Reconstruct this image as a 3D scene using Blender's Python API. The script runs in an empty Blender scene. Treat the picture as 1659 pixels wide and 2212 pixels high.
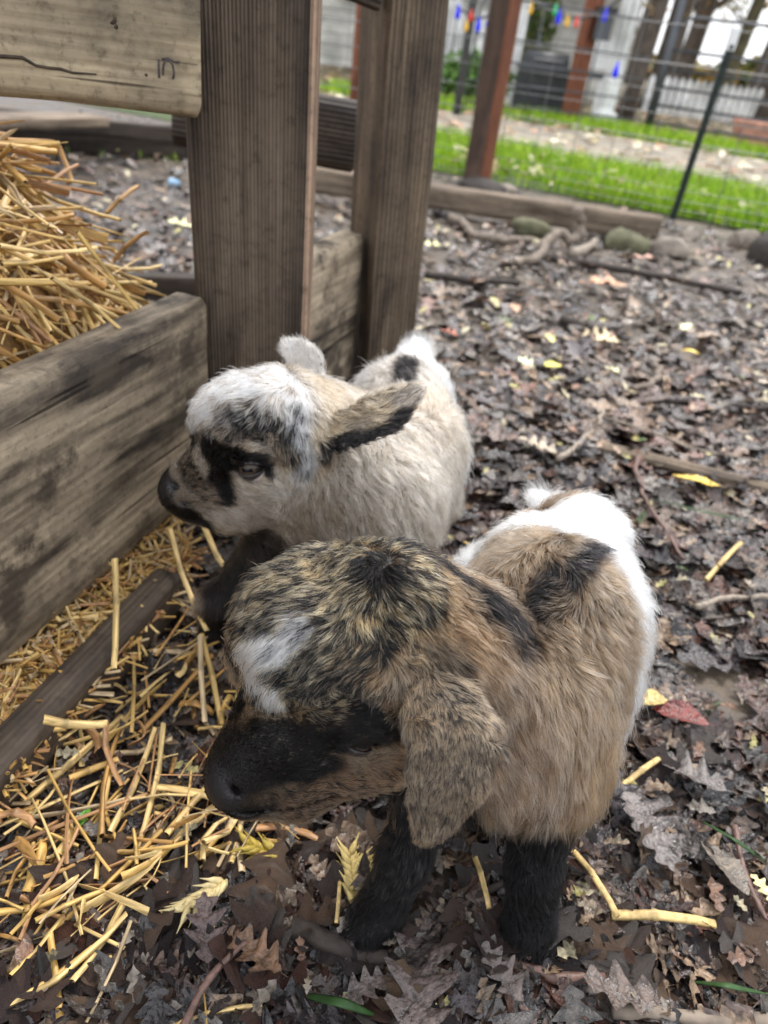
import bpy, math, random
import numpy as np
from mathutils import Vector, Matrix, kdtree
S = bpy.context.scene
COL = S.collection
PI = math.pi

# ------------------------------------------------------------------ camera, world, light
CAM_H = 0.46; PITCH = math.radians(33.6); ROLL = math.radians(7.7)
_f = np.array([0, math.cos(PITCH), -math.sin(PITCH)]); _r = np.array([1., 0, 0]); _u = np.cross(_r, _f)
XR = _r*math.cos(ROLL) + _u*math.sin(ROLL); YU = -_r*math.sin(ROLL) + _u*math.cos(ROLL)
CP = np.array([0, 0, CAM_H]); FP = 1534.0
cd = bpy.data.cameras.new('camera'); cam = bpy.data.objects.new('camera', cd); COL.objects.link(cam)
cam.matrix_world = Matrix(((XR[0], YU[0], -_f[0], 0), (XR[1], YU[1], -_f[1], 0), (XR[2], YU[2], -_f[2], CAM_H), (0, 0, 0, 1)))
cd.sensor_fit = 'VERTICAL'; cd.sensor_height = 34.6; cd.lens = 24.0; cd.clip_start = 0.02; cd.clip_end = 900
cd.dof.use_dof = True; cd.dof.focus_distance = 0.375; cd.dof.aperture_fstop = 7.5
S.camera = cam

SUN_EL = math.radians(58); SUN_AZ = math.radians(20)
W = bpy.data.worlds.new('World'); S.world = W; W.use_nodes = True
nt = W.node_tree; nt.nodes.clear()
sky = nt.nodes.new('ShaderNodeTexSky'); sky.sky_type = 'NISHITA'; sky.sun_disc = False
sky.sun_elevation = SUN_EL; sky.sun_rotation = SUN_AZ; sky.air_density = 1.0; sky.dust_density = 4.0; sky.ozone_density = 1.0
tc = nt.nodes.new('ShaderNodeTexCoord')
cn = nt.nodes.new('ShaderNodeTexNoise'); cn.inputs['Scale'].default_value = 2.2; cn.inputs['Detail'].default_value = 5
nt.links.new(tc.outputs['Generated'], cn.inputs['Vector'])
cr = nt.nodes.new('ShaderNodeValToRGB'); cr.color_ramp.elements[0].position = 0.3; cr.color_ramp.elements[0].color = (6.2, 6.5, 7.0, 1)
cr.color_ramp.elements[1].position = 0.72; cr.color_ramp.elements[1].color = (9.4, 9.6, 9.9, 1)
nt.links.new(cn.outputs['Fac'], cr.inputs['Fac'])
mx = nt.nodes.new('ShaderNodeMix'); mx.data_type = 'RGBA'; mx.inputs['Factor'].default_value = 0.8   # overcast: cloud over nearly all of the sky
nt.links.new(sky.outputs['Color'], mx.inputs['A']); nt.links.new(cr.outputs['Color'], mx.inputs['B'])
bg = nt.nodes.new('ShaderNodeBackground'); bg.inputs['Strength'].default_value = 0.12
wo = nt.nodes.new('ShaderNodeOutputWorld')
nt.links.new(mx.outputs['Result'], bg.inputs['Color']); nt.links.new(bg.outputs['Background'], wo.inputs['Surface'])
sl = bpy.data.lights.new('sun', 'SUN'); sl.energy = 1.5; sl.angle = math.radians(14); sl.color = (1.0, 0.97, 0.93)
so = bpy.data.objects.new('sun', sl); COL.objects.link(so)
so.rotation_euler = (math.radians(90)-SUN_EL, 0, PI-SUN_AZ)
so.location = (0, 0, 5)
S.view_settings.view_transform = 'Standard'; S.view_settings.look = 'None'
S.view_settings.exposure = 1.1; S.view_settings.gamma = 1.0; S.view_settings.use_curve_mapping = False

# ------------------------------------------------------------------ helpers
rng = np.random.default_rng(7); random.seed(7)
def ray(x, y): return _f + XR*(x-829.5)/FP - YU*(y-1106)/FP
def at(x, y, z=0.0):
    """point where the sight line meets the level z"""
    d = ray(x, y); return CP + d*((z-CAM_H)/d[2])
def ad(x, y, D): return CP + ray(x, y)*D
def ay(x, y, Y):
    d = ray(x, y); return CP + d*(Y/d[1])
def N(v):
    v = np.asarray(v, float); return v/(np.linalg.norm(v)+1e-12)
def tag(o, label=None, cat=None, group=None, kind=None):
    if label: o['label'] = label
    if cat: o['category'] = cat
    if group: o['group'] = group
    if kind: o['kind'] = kind
    return o
def empty(name, loc, label, cat, group=None, rot=(0, 0, 0)):
    o = bpy.data.objects.new(name, None); COL.objects.link(o); o.location = loc; o.rotation_euler = rot
    o.empty_display_size = 0.02
    return tag(o, label, cat, group)
def link(name, me, parent=None, loc=None, world=True):
    """links a mesh (in world coordinates unless loc is given) and parents it to an unrotated empty"""
    o = bpy.data.objects.new(name, me); COL.objects.link(o)
    if loc is not None: o.location = loc
    if parent is not None:
        o.parent = parent
        if world: o.matrix_parent_inverse = Matrix.Translation(parent.location).inverted()
    return o
def mesh(name, v, f, mat=None, smooth=True, col=None, colname='col'):
    me = bpy.data.meshes.new(name)
    v = np.asarray(v, np.float32)
    if isinstance(f, np.ndarray) and f.ndim == 2:
        n, k = f.shape
        me.vertices.add(len(v)); me.vertices.foreach_set('co', v.ravel())
        me.loops.add(n*k); me.loops.foreach_set('vertex_index', f.astype(np.int32).ravel())
        me.polygons.add(n); me.polygons.foreach_set('loop_start', np.arange(0, n*k, k, dtype=np.int32))
        me.update(calc_edges=True); me.validate()
    else:
        me.from_pydata([tuple(map(float, p)) for p in v], [], [tuple(map(int, q)) for q in f]); me.update()
    if smooth: me.polygons.foreach_set('use_smooth', [True]*len(me.polygons))
    if col is not None:
        col = np.asarray(col, np.float32)
        if col.shape[1] == 3: col = np.c_[col, np.ones(len(col), np.float32)]
        a = me.color_attributes.new(colname, 'FLOAT_COLOR', 'POINT'); a.data.foreach_set('color', col.ravel())
    if mat: me.materials.append(mat)
    return me
# value noise, numpy
_perm = rng.integers(0, 2**31, size=4096)
def _h(ix, iy, iz):
    return (_perm[(ix*73856093 ^ iy*19349663 ^ iz*83492791) & 4095] & 0xffff)/65535.0
def vnoise(p, s=1.0, seed=0):
    p = np.asarray(p, float)*s + seed*17.31
    i = np.floor(p).astype(np.int64); f = p-i; f = f*f*(3-2*f)
    x, y, z = i[..., 0], i[..., 1], i[..., 2]; fx, fy, fz = f[..., 0], f[..., 1], f[..., 2]
    def L(a, b, t): return a+(b-a)*t
    c = [[[ _h(x+a, y+b, z+c) for c in (0, 1)] for b in (0, 1)] for a in (0, 1)]
    return L(L(L(c[0][0][0], c[1][0][0], fx), L(c[0][1][0], c[1][1][0], fx), fy),
             L(L(c[0][0][1], c[1][0][1], fx), L(c[0][1][1], c[1][1][1], fx), fy), fz)*2-1
def fbm(p, s=1.0, o=3, seed=0):
    r = 0; a = 1.; t = 0
    for k in range(o): r = r+a*vnoise(p, s*2**k, seed+k*3); t += a; a *= .5
    return r/t
def smooth01(x): x = np.clip(x, 0, 1); return x*x*(3-2*x)

# ------------------------------------------------------------------ materials
def M(name):
    m = bpy.data.materials.new(name); m.use_nodes = True
    return m, m.node_tree, m.node_tree.nodes['Principled BSDF']
def nd(t, typ, **kw):
    n = t.nodes.new(typ)
    for k, v in kw.items():
        if hasattr(n, k): setattr(n, k, v)
        else: n.inputs[k].default_value = v
    return n
def ramp(t, src, stops):
    r = t.nodes.new('ShaderNodeValToRGB'); e = r.color_ramp.elements
    while len(e) < len(stops): e.new(0.5)
    for i, (p, c) in enumerate(stops): e[i].position = p; e[i].color = (*c, 1)
    t.links.new(src, r.inputs['Fac']); return r.outputs['Color']
def mixc(t, fac, a, b, mode='MIX'):
    m = t.nodes.new('ShaderNodeMix'); m.data_type = 'RGBA'; m.blend_type = mode
    for s, v in (('Factor', fac), ('A', a), ('B', b)):
        if hasattr(v, 'links') or hasattr(v, 'is_linked'): t.links.new(v, m.inputs[s])
        else: m.inputs[s].default_value = v if s == 'Factor' else (*v, 1)
    return m.outputs['Result']
def bump(t, b, h, strength=.5, dist=.002):
    n = nd(t, 'ShaderNodeBump', Strength=strength, Distance=dist); t.links.new(h, n.inputs['Height']); t.links.new(n.outputs['Normal'], b.inputs['Normal'])
def plain(name, c, rough=.6, metal=0., spec=.5, nz=None):
    m, t, b = M(name); b.inputs['Base Color'].default_value = (*c, 1); b.inputs['Roughness'].default_value = rough
    b.inputs['Metallic'].default_value = metal; b.inputs['Specular IOR Level'].default_value = spec
    if nz:
        c0 = t.nodes.new('ShaderNodeTexCoord'); n = nd(t, 'ShaderNodeTexNoise', Scale=nz, Detail=6.); t.links.new(c0.outputs['Object'], n.inputs['Vector'])
        o = ramp(t, n.outputs['Fac'], [(.3, tuple(x*.55 for x in c)), (.7, tuple(min(1, x*1.35) for x in c))]); t.links.new(o, b.inputs['Base Color'])
        bump(t, b, n.outputs['Fac'], .4, .003)
    return m
def colmat(name, rough=.6, spec=.4, trans=0., nz=300, amt=.35, vary=False, bs=.5, bd=.0015):
    """takes its colour from the mesh's own pigment attribute"""
    m, t, b = M(name); a = nd(t, 'ShaderNodeAttribute', attribute_name='col')
    c0 = t.nodes.new('ShaderNodeTexCoord'); n = nd(t, 'ShaderNodeTexNoise', Scale=float(nz), Detail=5.); t.links.new(c0.outputs['Object'], n.inputs['Vector'])
    v = ramp(t, n.outputs['Fac'], [(.3, (1-amt,)*3), (.7, (1+amt,)*3)])
    o = mixc(t, 1.0, a.outputs['Color'], v, 'MULTIPLY'); t.links.new(o, b.inputs['Base Color'])
    b.inputs['Roughness'].default_value = rough; b.inputs['Specular IOR Level'].default_value = spec
    if vary:
        rr = ramp(t, n.outputs['Fac'], [(.35, (rough-.18,)*3), (.65, (rough+.25,)*3)]); t.links.new(rr, b.inputs['Roughness'])
    bump(t, b, n.outputs['Fac'], bs, bd)
    return m
def wood(name, dark, light, grain=90., along=2, wear=.5, ring=1.0, scale=1.0, streak=(.42, .62), mud=None, stripe=None):
    """weathered timber: fibres run along the piece's own axis"""
    m, t, b = M(name); c0 = t.nodes.new('ShaderNodeTexCoord')
    def mp(k, l):
        p = t.nodes.new('ShaderNodeMapping'); s = [k, k, k]; s[along] = l; p.inputs['Scale'].default_value = s
        t.links.new(c0.outputs['Object'], p.inputs['Vector']); return p.outputs['Vector']
    fine = nd(t, 'ShaderNodeTexNoise', Scale=1.0, Detail=6., Roughness=.6, Distortion=.3); t.links.new(mp(grain*3*scale, 6*scale), fine.inputs['Vector'])
    wv = nd(t, 'ShaderNodeTexWave', Scale=1.0, Distortion=2.5, Detail=3.); wv.bands_direction = 'X'; t.links.new(mp(grain*scale, 1.2*scale), wv.inputs['Vector'])
    wv.inputs['Detail Scale'].default_value = .35
    big = nd(t, 'ShaderNodeTexNoise', Scale=1.0, Detail=5., Roughness=.55, Distortion=.4); t.links.new(mp(22*scale, 3.4*scale), big.inputs['Vector'])
    patch = nd(t, 'ShaderNodeTexNoise', Scale=9.0*scale, Detail=6., Roughness=.6); t.links.new(c0.outputs['Object'], patch.inputs['Vector'])
    f = t.nodes.new('ShaderNodeMath'); f.operation = 'MULTIPLY_ADD'; t.links.new(patch.outputs['Fac'], f.inputs[0]); f.inputs[1].default_value = wear; t.links.new(big.outputs['Fac'], f.inputs[2])
    k_ = 1+wear; fn = t.nodes.new('ShaderNodeMath'); fn.operation = 'DIVIDE'; t.links.new(f.outputs[0], fn.inputs[0]); fn.inputs[1].default_value = k_; f = fn
    if stripe:      # a band of bleached wear along one part of the face
        sx = t.nodes.new('ShaderNodeSeparateXYZ'); t.links.new(c0.outputs['Object'], sx.inputs[0])
        s1_ = t.nodes.new('ShaderNodeMath'); s1_.operation = 'MULTIPLY_ADD'; t.links.new(big.outputs['Fac'], s1_.inputs[0]); s1_.inputs[1].default_value = .03; t.links.new(sx.outputs['X'], s1_.inputs[2])
        band = ramp(t, s1_.outputs[0], [(0, (0, 0, 0)), (1, (0, 0, 0))]); 
        m1 = t.nodes.new('ShaderNodeMath'); m1.operation = 'SUBTRACT'; t.links.new(s1_.outputs[0], m1.inputs[0]); m1.inputs[1].default_value = stripe[0]+.015
        m2 = t.nodes.new('ShaderNodeMath'); m2.operation = 'ABSOLUTE'; t.links.new(m1.outputs[0], m2.inputs[0])
        m3 = t.nodes.new('ShaderNodeMapRange'); t.links.new(m2.outputs[0], m3.inputs['Value']); m3.inputs['From Min'].default_value = 0; m3.inputs['From Max'].default_value = stripe[1]; m3.inputs['To Min'].default_value = stripe[2]/k_; m3.inputs['To Max'].default_value = -stripe[2]/k_
        m4 = t.nodes.new('ShaderNodeMath'); m4.operation = 'ADD'; t.links.new(f.outputs[0], m4.inputs[0]); t.links.new(m3.outputs[0], m4.inputs[1]); f = m4
    c = ramp(t, f.outputs[0], [((streak[0]+wear*.5-.1)/k_, dark), (((streak[0]+streak[1])/2+wear*.5-.03)/k_, tuple((a+b_)/2 for a, b_ in zip(dark, light))), ((streak[1]+wear*.5+.1)/k_, light)])
    g = ramp(t, wv.outputs['Fac'], [(.2, (.72, .70, .69)), (.75, (1.12, 1.12, 1.12))]); c = mixc(t, ring, c, mixc(t, 1., c, g, 'MULTIPLY'))
    g2 = ramp(t, fine.outputs['Fac'], [(.3, (.62, .6, .58)), (.52, (1, 1, 1)), (.75, (1.25, 1.25, 1.25))]); c = mixc(t, 1., c, g2, 'MULTIPLY')
    ck = nd(t, 'ShaderNodeTexNoise', Scale=1.0, Detail=3., Roughness=.5, Distortion=.15); t.links.new(mp(70*scale, 2.2*scale), ck.inputs['Vector'])
    ckf = ramp(t, ck.outputs['Fac'], [(.315, (.22, .2, .18)), (.345, (1, 1, 1))]); c = mixc(t, 1., c, ckf, 'MULTIPLY')
    ck2 = nd(t, 'ShaderNodeTexNoise', Scale=120.*scale, Detail=4., Roughness=.7); t.links.new(c0.outputs['Object'], ck2.inputs['Vector'])
    c = mixc(t, 1., c, ramp(t, ck2.outputs['Fac'], [(.3, (.6, .58, .56)), (.45, (1, 1, 1)), (.7, (1.15, 1.15, 1.15))]), 'MULTIPLY')
    if mud:
        mn = nd(t, 'ShaderNodeTexNoise', Scale=14.*scale, Detail=8., Roughness=.65); t.links.new(c0.outputs['Object'], mn.inputs['Vector'])
        mf = ramp(t, mn.outputs['Fac'], [(.5, (0, 0, 0)), (.62, (1, 1, 1))]); c = mixc(t, mf, c, mud)
    t.links.new(c, b.inputs['Base Color']); b.inputs['Roughness'].default_value = .72; b.inputs['Specular IOR Level'].default_value = .3
    h = t.nodes.new('ShaderNodeMath'); h.operation = 'MULTIPLY_ADD'; t.links.new(fine.outputs['Fac'], h.inputs[0]); h.inputs[1].default_value = .6
    h2 = t.nodes.new('ShaderNodeMath'); h2.operation = 'MULTIPLY'; t.links.new(wv.outputs['Fac'], h2.inputs[0]); h2.inputs[1].default_value = ring
    t.links.new(h2.outputs[0], h.inputs[2]); bump(t, b, h.outputs[0], .8, .0016)
    return m

# ------------------------------------------------------------------ mesh makers
def board(name, p0, p1, width, thick, mat, parent, up=(0, 0, 1), rough=.0012, seg=40, taper=0., crack=None, bev=.004, seed=0, wav=.002):
    """a sawn timber from p0 to p1 (centre line); width along 'up', thickness across; own axis z runs along the grain"""
    p0 = np.array(p0, float); p1 = np.array(p1, float); L = np.linalg.norm(p1-p0); ax = (p1-p0)/L
    u = N(np.array(up, float)-np.dot(up, ax)*ax); w = np.cross(u, ax)
    hw, ht = width/2, thick/2
    nx = max(3, int(width/.01)); ny = max(2, int(thick/.01))
    nx = min(nx, 12); ny = min(ny, 12)
    prof = []
    def edge(a, b, n): return [(a[0]+(b[0]-a[0])*k/n, a[1]+(b[1]-a[1])*k/n) for k in range(n)]
    b_ = bev
    pts = [(-hw+b_, -ht), (hw-b_, -ht), (hw, -ht+b_), (hw, ht-b_), (hw-b_, ht), (-hw+b_, ht), (-hw, ht-b_), (-hw, -ht+b_)]
    for i in range(8):
        prof += edge(pts[i], pts[(i+1) % 8], (nx if i % 4 == 0 else ny if i % 4 == 2 else 1))
    prof = np.array(prof); m = len(prof); V = []
    zs = np.r_[0, np.linspace(.003, L-.003, seg), L]
    for k, z in enumerate(zs):
        e = 1-(.06 if k in (0, len(zs)-1) else 0)
        s = (1-taper*z/L)*e
        q = np.c_[prof*s, np.full(m, z)]
        V.append(q)
    V = np.concatenate(V)
    n1 = fbm(V*np.array([30, 30, 4.]), 1, 3, seed+1); n2 = fbm(V*np.array([160, 160, 7.]), 1, 2, seed+2)
    r = V[:, :2]/(np.linalg.norm(V[:, :2], axis=1, keepdims=True)+1e-9)
    V[:, :2] += r*(n1*wav+n2*rough)[:, None]
    V[:, 0] += fbm(np.c_[V[:, 2]*0, V[:, 2]*0, V[:, 2]], 3.5, 2, seed+5)*wav*1.5
    F = []
    for k in range(len(zs)-1):
        for i in range(m):
            F.append((k*m+i, k*m+(i+1) % m, (k+1)*m+(i+1) % m, (k+1)*m+i))
    F.append(tuple(range(m-1, -1, -1))); F.append(tuple((len(zs)-1)*m+i for i in range(m)))
    me = mesh(name, V, F, mat)
    o = bpy.data.objects.new(name, me); COL.objects.link(o)
    mw = Matrix(((u[0], w[0], ax[0], p0[0]), (u[1], w[1], ax[1], p0[1]), (u[2], w[2], ax[2], p0[2]), (0, 0, 0, 1)))
    if parent is not None:
        o.parent = parent; o.matrix_parent_inverse = Matrix.Translation(parent.location).inverted()
    o.matrix_local = mw if parent is None else (Matrix.Translation(parent.location).inverted() @ mw if False else mw)
    if parent is not None:
        o.matrix_parent_inverse = Matrix.Translation(-Vector(parent.location)); o.matrix_basis = mw
    else: o.matrix_basis = mw
    return o
def tube(path, rad, sides=8, cap=True, sq=1.0):
    """sweeps a ring along a path; returns v, f"""
    P = np.array(path, float); n = len(P); rad = np.broadcast_to(np.array(rad, float), (n,))
    T = np.gradient(P, axis=0); T /= np.linalg.norm(T, axis=1, keepdims=True)+1e-12
    u = np.cross(T[0], [0, 0, 1.]); u = N(u) if np.linalg.norm(u) > 1e-3 else np.array([1., 0, 0])
    V = []; a = np.arange(sides)/sides*2*PI
    for i in range(n):
        u = N(u-np.dot(u, T[i])*T[i]); w = np.cross(T[i], u)
        V.append(P[i]+rad[i]*(np.cos(a)[:, None]*u+sq*np.sin(a)[:, None]*w))
    V = np.concatenate(V); F = []
    for k in range(n-1):
        for i in range(sides): F.append((k*sides+i, k*sides+(i+1) % sides, (k+1)*sides+(i+1) % sides, (k+1)*sides+i))
    if cap: F.append(tuple(range(sides-1, -1, -1))); F.append(tuple((n-1)*sides+i for i in range(sides)))
    return V, F
class MB:
    def __init__(s): s.v = []; s.f = []; s.n = 0
    def add(s, v, f):
        s.v.append(np.asarray(v, float)); s.f += [tuple(i+s.n for i in q) for q in f]; s.n += len(v); return s
    def box(s, c, size, rot=0):
        x, y, z = np.array(size)/2; v = np.array([(a*x, b*y, d*z) for a in (-1, 1) for b in (-1, 1) for d in (-1, 1)])
        if rot: cr_, sr = math.cos(rot), math.sin(rot); v = np.c_[v[:, 0]*cr_-v[:, 1]*sr, v[:, 0]*sr+v[:, 1]*cr_, v[:, 2]]
        return s.add(v+np.array(c), [(0, 1, 3, 2), (4, 6, 7, 5), (0, 4, 5, 1), (2, 3, 7, 6), (0, 2, 6, 4), (1, 5, 7, 3)])
    def build(s, name, mat, parent=None, smooth=True): return link(name, mesh(name, np.concatenate(s.v), s.f, mat, smooth), parent)

# ------------------------------------------------------------------ ground, path, grass
def axis_pts(a, b, step, far, g=1.35):
    m = list(np.arange(a, b+1e-6, step)); s = step; x = b; hi = []
    while x < far: s *= g; x += s; hi.append(x)
    s = step; x = a; lo = []
    while x > -far: s *= g; x -= s; lo.append(x)
    return np.array(lo[::-1]+m+hi)
def gz(p):
    """height of the trodden mud at p"""
    p = np.asarray(p, float); q3 = np.c_[p[:, 0], p[:, 1], p[:, 0]*0]
    near = smooth01((3.3-p[:, 1])/.6)*smooth01((p[:, 1]+.6)/.3)
    return (fbm(q3, 6, 3, 50)*.010+fbm(q3, 28, 2, 52)*.004-.006)*near
def mud_mat():
    m, t, b = M('wet_mud'); c0 = t.nodes.new('ShaderNodeTexCoord')
    n = nd(t, 'ShaderNodeTexNoise', Scale=9., Detail=8., Roughness=.62); t.links.new(c0.outputs['Object'], n.inputs['Vector'])
    n2 = nd(t, 'ShaderNodeTexNoise', Scale=85., Detail=6., Roughness=.65); t.links.new(c0.outputs['Object'], n2.inputs['Vector'])
    v = nd(t, 'ShaderNodeTexVoronoi', Scale=60.); t.links.new(c0.outputs['Object'], v.inputs['Vector'])
    a = ramp(t, n.outputs['Fac'], [(.3, (.036, .027, .020)), (.5, (.070, .052, .037)), (.7, (.16, .12, .078))])
    g = ramp(t, n2.outputs['Fac'], [(.3, (.55, .53, .5)), (.5, (1, 1, 1)), (.75, (1.5, 1.45, 1.35))]); c = mixc(t, 1., a, g, 'MULTIPLY'); t.links.new(c, b.inputs['Base Color'])
    r = ramp(t, n.outputs['Fac'], [(.35, (.28,)*3), (.6, (.6,)*3)]); t.links.new(r, b.inputs['Roughness'])
    h = t.nodes.new('ShaderNodeMath'); h.operation = 'MULTIPLY_ADD'; t.links.new(n2.outputs['Fac'], h.inputs[0]); h.inputs[1].default_value = 1.; t.links.new(v.outputs['Distance'], h.inputs[2])
    bump(t, b, h.outputs[0], .9, .003); return m
M_MUD = mud_mat()
xs = axis_pts(-1.3, 2.0, .016, 300); ys = axis_pts(-.1, 3.0, .016, 300)
X, Y = np.meshgrid(xs, ys, indexing='ij'); P = np.c_[X.ravel(), Y.ravel(), np.zeros(X.size)]; P[:, 2] = gz(P)
i = np.arange(len(xs)-1)[:, None]*len(ys)+np.arange(len(ys)-1)[None]; i = i.ravel()
F = np.stack([i, i+len(ys), i+len(ys)+1, i+1], 1)
ground = tag(link('ground', mesh('ground', P, F, M_MUD)), kind='structure')
def sheet(name, pts, z, mat, n=30):
    me = mesh(name, [(x, y, z) for x, y in pts], [tuple(range(len(pts)))], mat, False); return tag(link(name, me), kind='structure')
M_SOIL = plain('grass_soil', (.05, .075, .018), .9, nz=30)
M_PATH = plain('leafy_path', (.30, .26, .20), .85, nz=7)
M_FAR = plain('leaf_strewn_park', (.16, .13, .075), .9, nz=1.2)
def fl_(x, off=0): return 3.362-.357*(x)+off              # line of the wire fence on the ground
sheet('lawn', [(-4, fl_(-4, .02)), (9, fl_(9, .02)), (9, fl_(9, 1.3)), (-4, fl_(-4, 1.3))], .004, M_SOIL)
sheet('path', [(-6, fl_(-6, 1.3)), (9, fl_(9, 1.3)), (9, 4.6), (4, 5.6), (1.1, 6.6), (-6, 7.6)], .008, M_PATH)
sheet('lawn', [(-6, 7.6), (1.1, 6.6), (4, 5.6), (9, 4.6), (9, 5.6), (4, 6.5), (1.1, 7.7), (-6, 8.7)], .012, M_SOIL)
sheet('park_floor', [(-60, 8.4), (-6, 8.7), (1.1, 7.7), (4, 6.5), (9, 5.6), (60, 5.6), (120, 160), (-120, 160)], .016, M_FAR)

M_GRASS = colmat('grass_blades', .5, .3, nz=60, amt=.25)
def grass(name, sampler, n, h, label, seed, cols=((.24, .44, .012), (.34, .54, .02), (.46, .60, .05), (.10, .22, .012)), w=.0022):
    r = np.random.default_rng(seed); P = sampler(n, r); n = len(P); a = r.random(n)*2*PI; H_ = h*(.5+.8*r.random(n)); ln = r.normal(0, .35, (n, 2))*H_[:, None]
    s = np.c_[np.cos(a), np.sin(a), a*0]*w*(.6+.8*r.random(n))[:, None]; B = np.c_[ln*.35, H_*.6]; T = np.c_[ln, H_]
    V = np.stack([P-s, P+s, P+B+s*.7, P+B-s*.7, P+T], 1).reshape(-1, 3); k = np.arange(n)*5
    F = np.concatenate([np.stack([k, k+1, k+2], 1), np.stack([k, k+2, k+3], 1), np.stack([k+3, k+2, k+4], 1)])
    c = np.array(cols)[r.choice(len(cols), n)]*(.8+.4*r.random(n))[:, None]; c = np.repeat(c, 5, 0)
    return tag(link(name, mesh(name, V, F, M_GRASS, False, c)), label, 'grass', kind='stuff')
def s1(n, r):
    x = r.uniform(-.9, 3.2, n); y = fl_(x)+.03+1.28*r.random(n)**1.1; P = np.c_[x, y, x*0+.003]; return P[vnoise(P, 2.2, 4)+r.normal(0, .3, n) > -.32]
grass('grass', s1, 42000, .075, 'bright green grass strip growing behind the wire fence', 1)
def s2(n, r):
    t = r.random(n); x = -1+7*t; y = np.interp(x, [-6, 1.1, 4, 9], [7.6, 6.6, 5.6, 4.6])+r.random(n)*.95-.1; P = np.c_[x, y, x*0+.01]; return P[vnoise(P, 1.2, 4)+r.normal(0, .3, n) > -.2]
grass('grass', s2, 16000, .08, 'thin green grass verge on the far side of the leafy path', 2, w=.004)
def s3(n, r):
    x = r.uniform(-2.6, -.5, n); y = np.interp(x, [-2.4, -1.08], [2.6, 3.1])+r.normal(0, .13, n)-.12; return np.c_[x, y, x*0]
grass('grass', s3, 1500, .022, 'short sparse grass below the dark timber behind the hay', 3)

# ------------------------------------------------------------------ timber of the pen
W_POST = wood('post_wood', (.021, .0135, .0105), (.17, .13, .092), grain=105, wear=.3, ring=.75, streak=(.44, .66), stripe=(-.008, .055, .12))
W_POST2 = wood('post_side_wood', (.16, .105, .07), (.46, .32, .22), grain=60, wear=.5, streak=(.42, .6))
W_POST3 = wood('second_post_wood', (.026, .019, .015), (.19, .14, .092), grain=42, wear=.5, streak=(.42, .62), scale=1.2)
W_RAIL = wood('rail_wood', (.055, .045, .034), (.36, .29, .19), grain=34, wear=1.3, ring=.2, streak=(.34, .60), scale=1.3)
W_PLANK = wood('plank_wood', (.040, .030, .023), (.43, .345, .24), grain=24, wear=.35, ring=.2, streak=(.46, .58), scale=1.5, mud=(.070, .054, .039))
W_LIP = wood('trough_wood', (.026, .019, .015), (.13, .098, .07), grain=60, ring=.3, wear=.6, streak=(.44, .66))
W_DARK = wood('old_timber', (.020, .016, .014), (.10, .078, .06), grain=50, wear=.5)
W_BEAM = wood('beam_wood', (.085, .062, .045), (.30, .235, .17), grain=60, wear=.5)
fence = empty('wooden_fence', (-.13, .68, 0), 'weathered timber pen fence with two thick posts above the far goat', 'fence')
post = board('post', (-.1435, .676, -.05), (-.1620, .676, .80), .103, .088, W_POST, fence, up=(1, .125, 0), seg=70, rough=.0009, wav=.0012, seed=3, bev=.006)
post['label'] = 'broad dark brown post with vertical grain and a pale worn right edge'
post.data.materials.append(W_POST2)
for p in post.data.polygons:      # the worn side face
    if p.normal.x > .45 and abs(p.normal.z) < .3: p.material_index = 1
post2 = board('post', (-.036, .975, -.05), (-.064, .975, .80), .078, .070, W_POST3, fence, up=(.82, .57, 0), seg=60, rough=.0012, wav=.003, seed=9, bev=.004)
post2['label'] = 'slimmer grey brown post standing behind the broad one'
# the big upper rail on the left and the ones seen in the gap
r1 = board('rail', (-.75, .335, .478), (-.180, .604, .470), .150, .045, W_RAIL, fence, up=(0, 0, 1), seg=110, rough=.0016, wav=.004, seed=12, bev=.006)
r1['label'] = 'pale weathered top rail with a long split near its lower edge'
# split: push a wandering crack into the face that looks into the pen
me = r1.data; co = np.empty(len(me.vertices)*3, np.float32); me.vertices.foreach_get('co', co); co = co.reshape(-1, 3)
link_m = plain('split_shadow_wood', (.05, .035, .022), .9, nz=120)
m = MB()
L_ = .614
def on_rail(z, x, side=-1, off=0.): return r1.matrix_basis @ Vector((x, side*(.0225+off), z))
import itertools
sgn = -1 if on_rail(.3, 0, -1).y < on_rail(.3, 0, 1).y else 1
path = []; r_ = np.random.default_rng(3); xx = -.040
for k in range(60):
    z = .12+.44*k/59; xx += r_.normal(0, .0006)
    if k in (34, 42, 50, 54): xx -= .0035
    path.append(on_rail(z, xx, sgn, .0005))
v, f = tube([tuple(p) for p in path], [.0006+.0024*math.sin(PI*min(1, (k+1)/60.))*(.6+.6*r_.random()) for k in range(60)], 6); m.add(v, f)
path = []; xx = .042
for k in range(40):
    z = .25+.30*k/39; xx += r_.normal(-.0004, .0005); path.append(on_rail(z, xx, sgn, .0003))
v, f = tube([tuple(p) for p in path], [.0009*(1-k/60) for k in range(40)], 5); m.add(v, f)
m.build('split', link_m, fence)
def rail_px(px, py):      # where a sight line meets the face of the top rail that looks into the pen
    o_ = np.array(on_rail(0, 0, sgn, .0004)); nrm = np.array(r1.matrix_basis)[:3, 1]; d = ray(px, py); return CP+d*(np.dot(o_-CP, nrm)/np.dot(d, nrm))
M_STAMP = plain('faded_stamp_ink', (.075, .062, .060), .9, nz=500)
for strk in ([(343, 128), (343, 150), (344, 168)], [(352, 162), (353, 142), (357, 131), (366, 130), (373, 140), (376, 156), (374, 170)], [(350, 128), (362, 126), (378, 134), (388, 134)]):
    v, f = tube([rail_px(*s_) for s_ in strk], .0008, 6); link('stamp_mark', mesh('stamp_mark', v, f, M_STAMP), fence)
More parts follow.
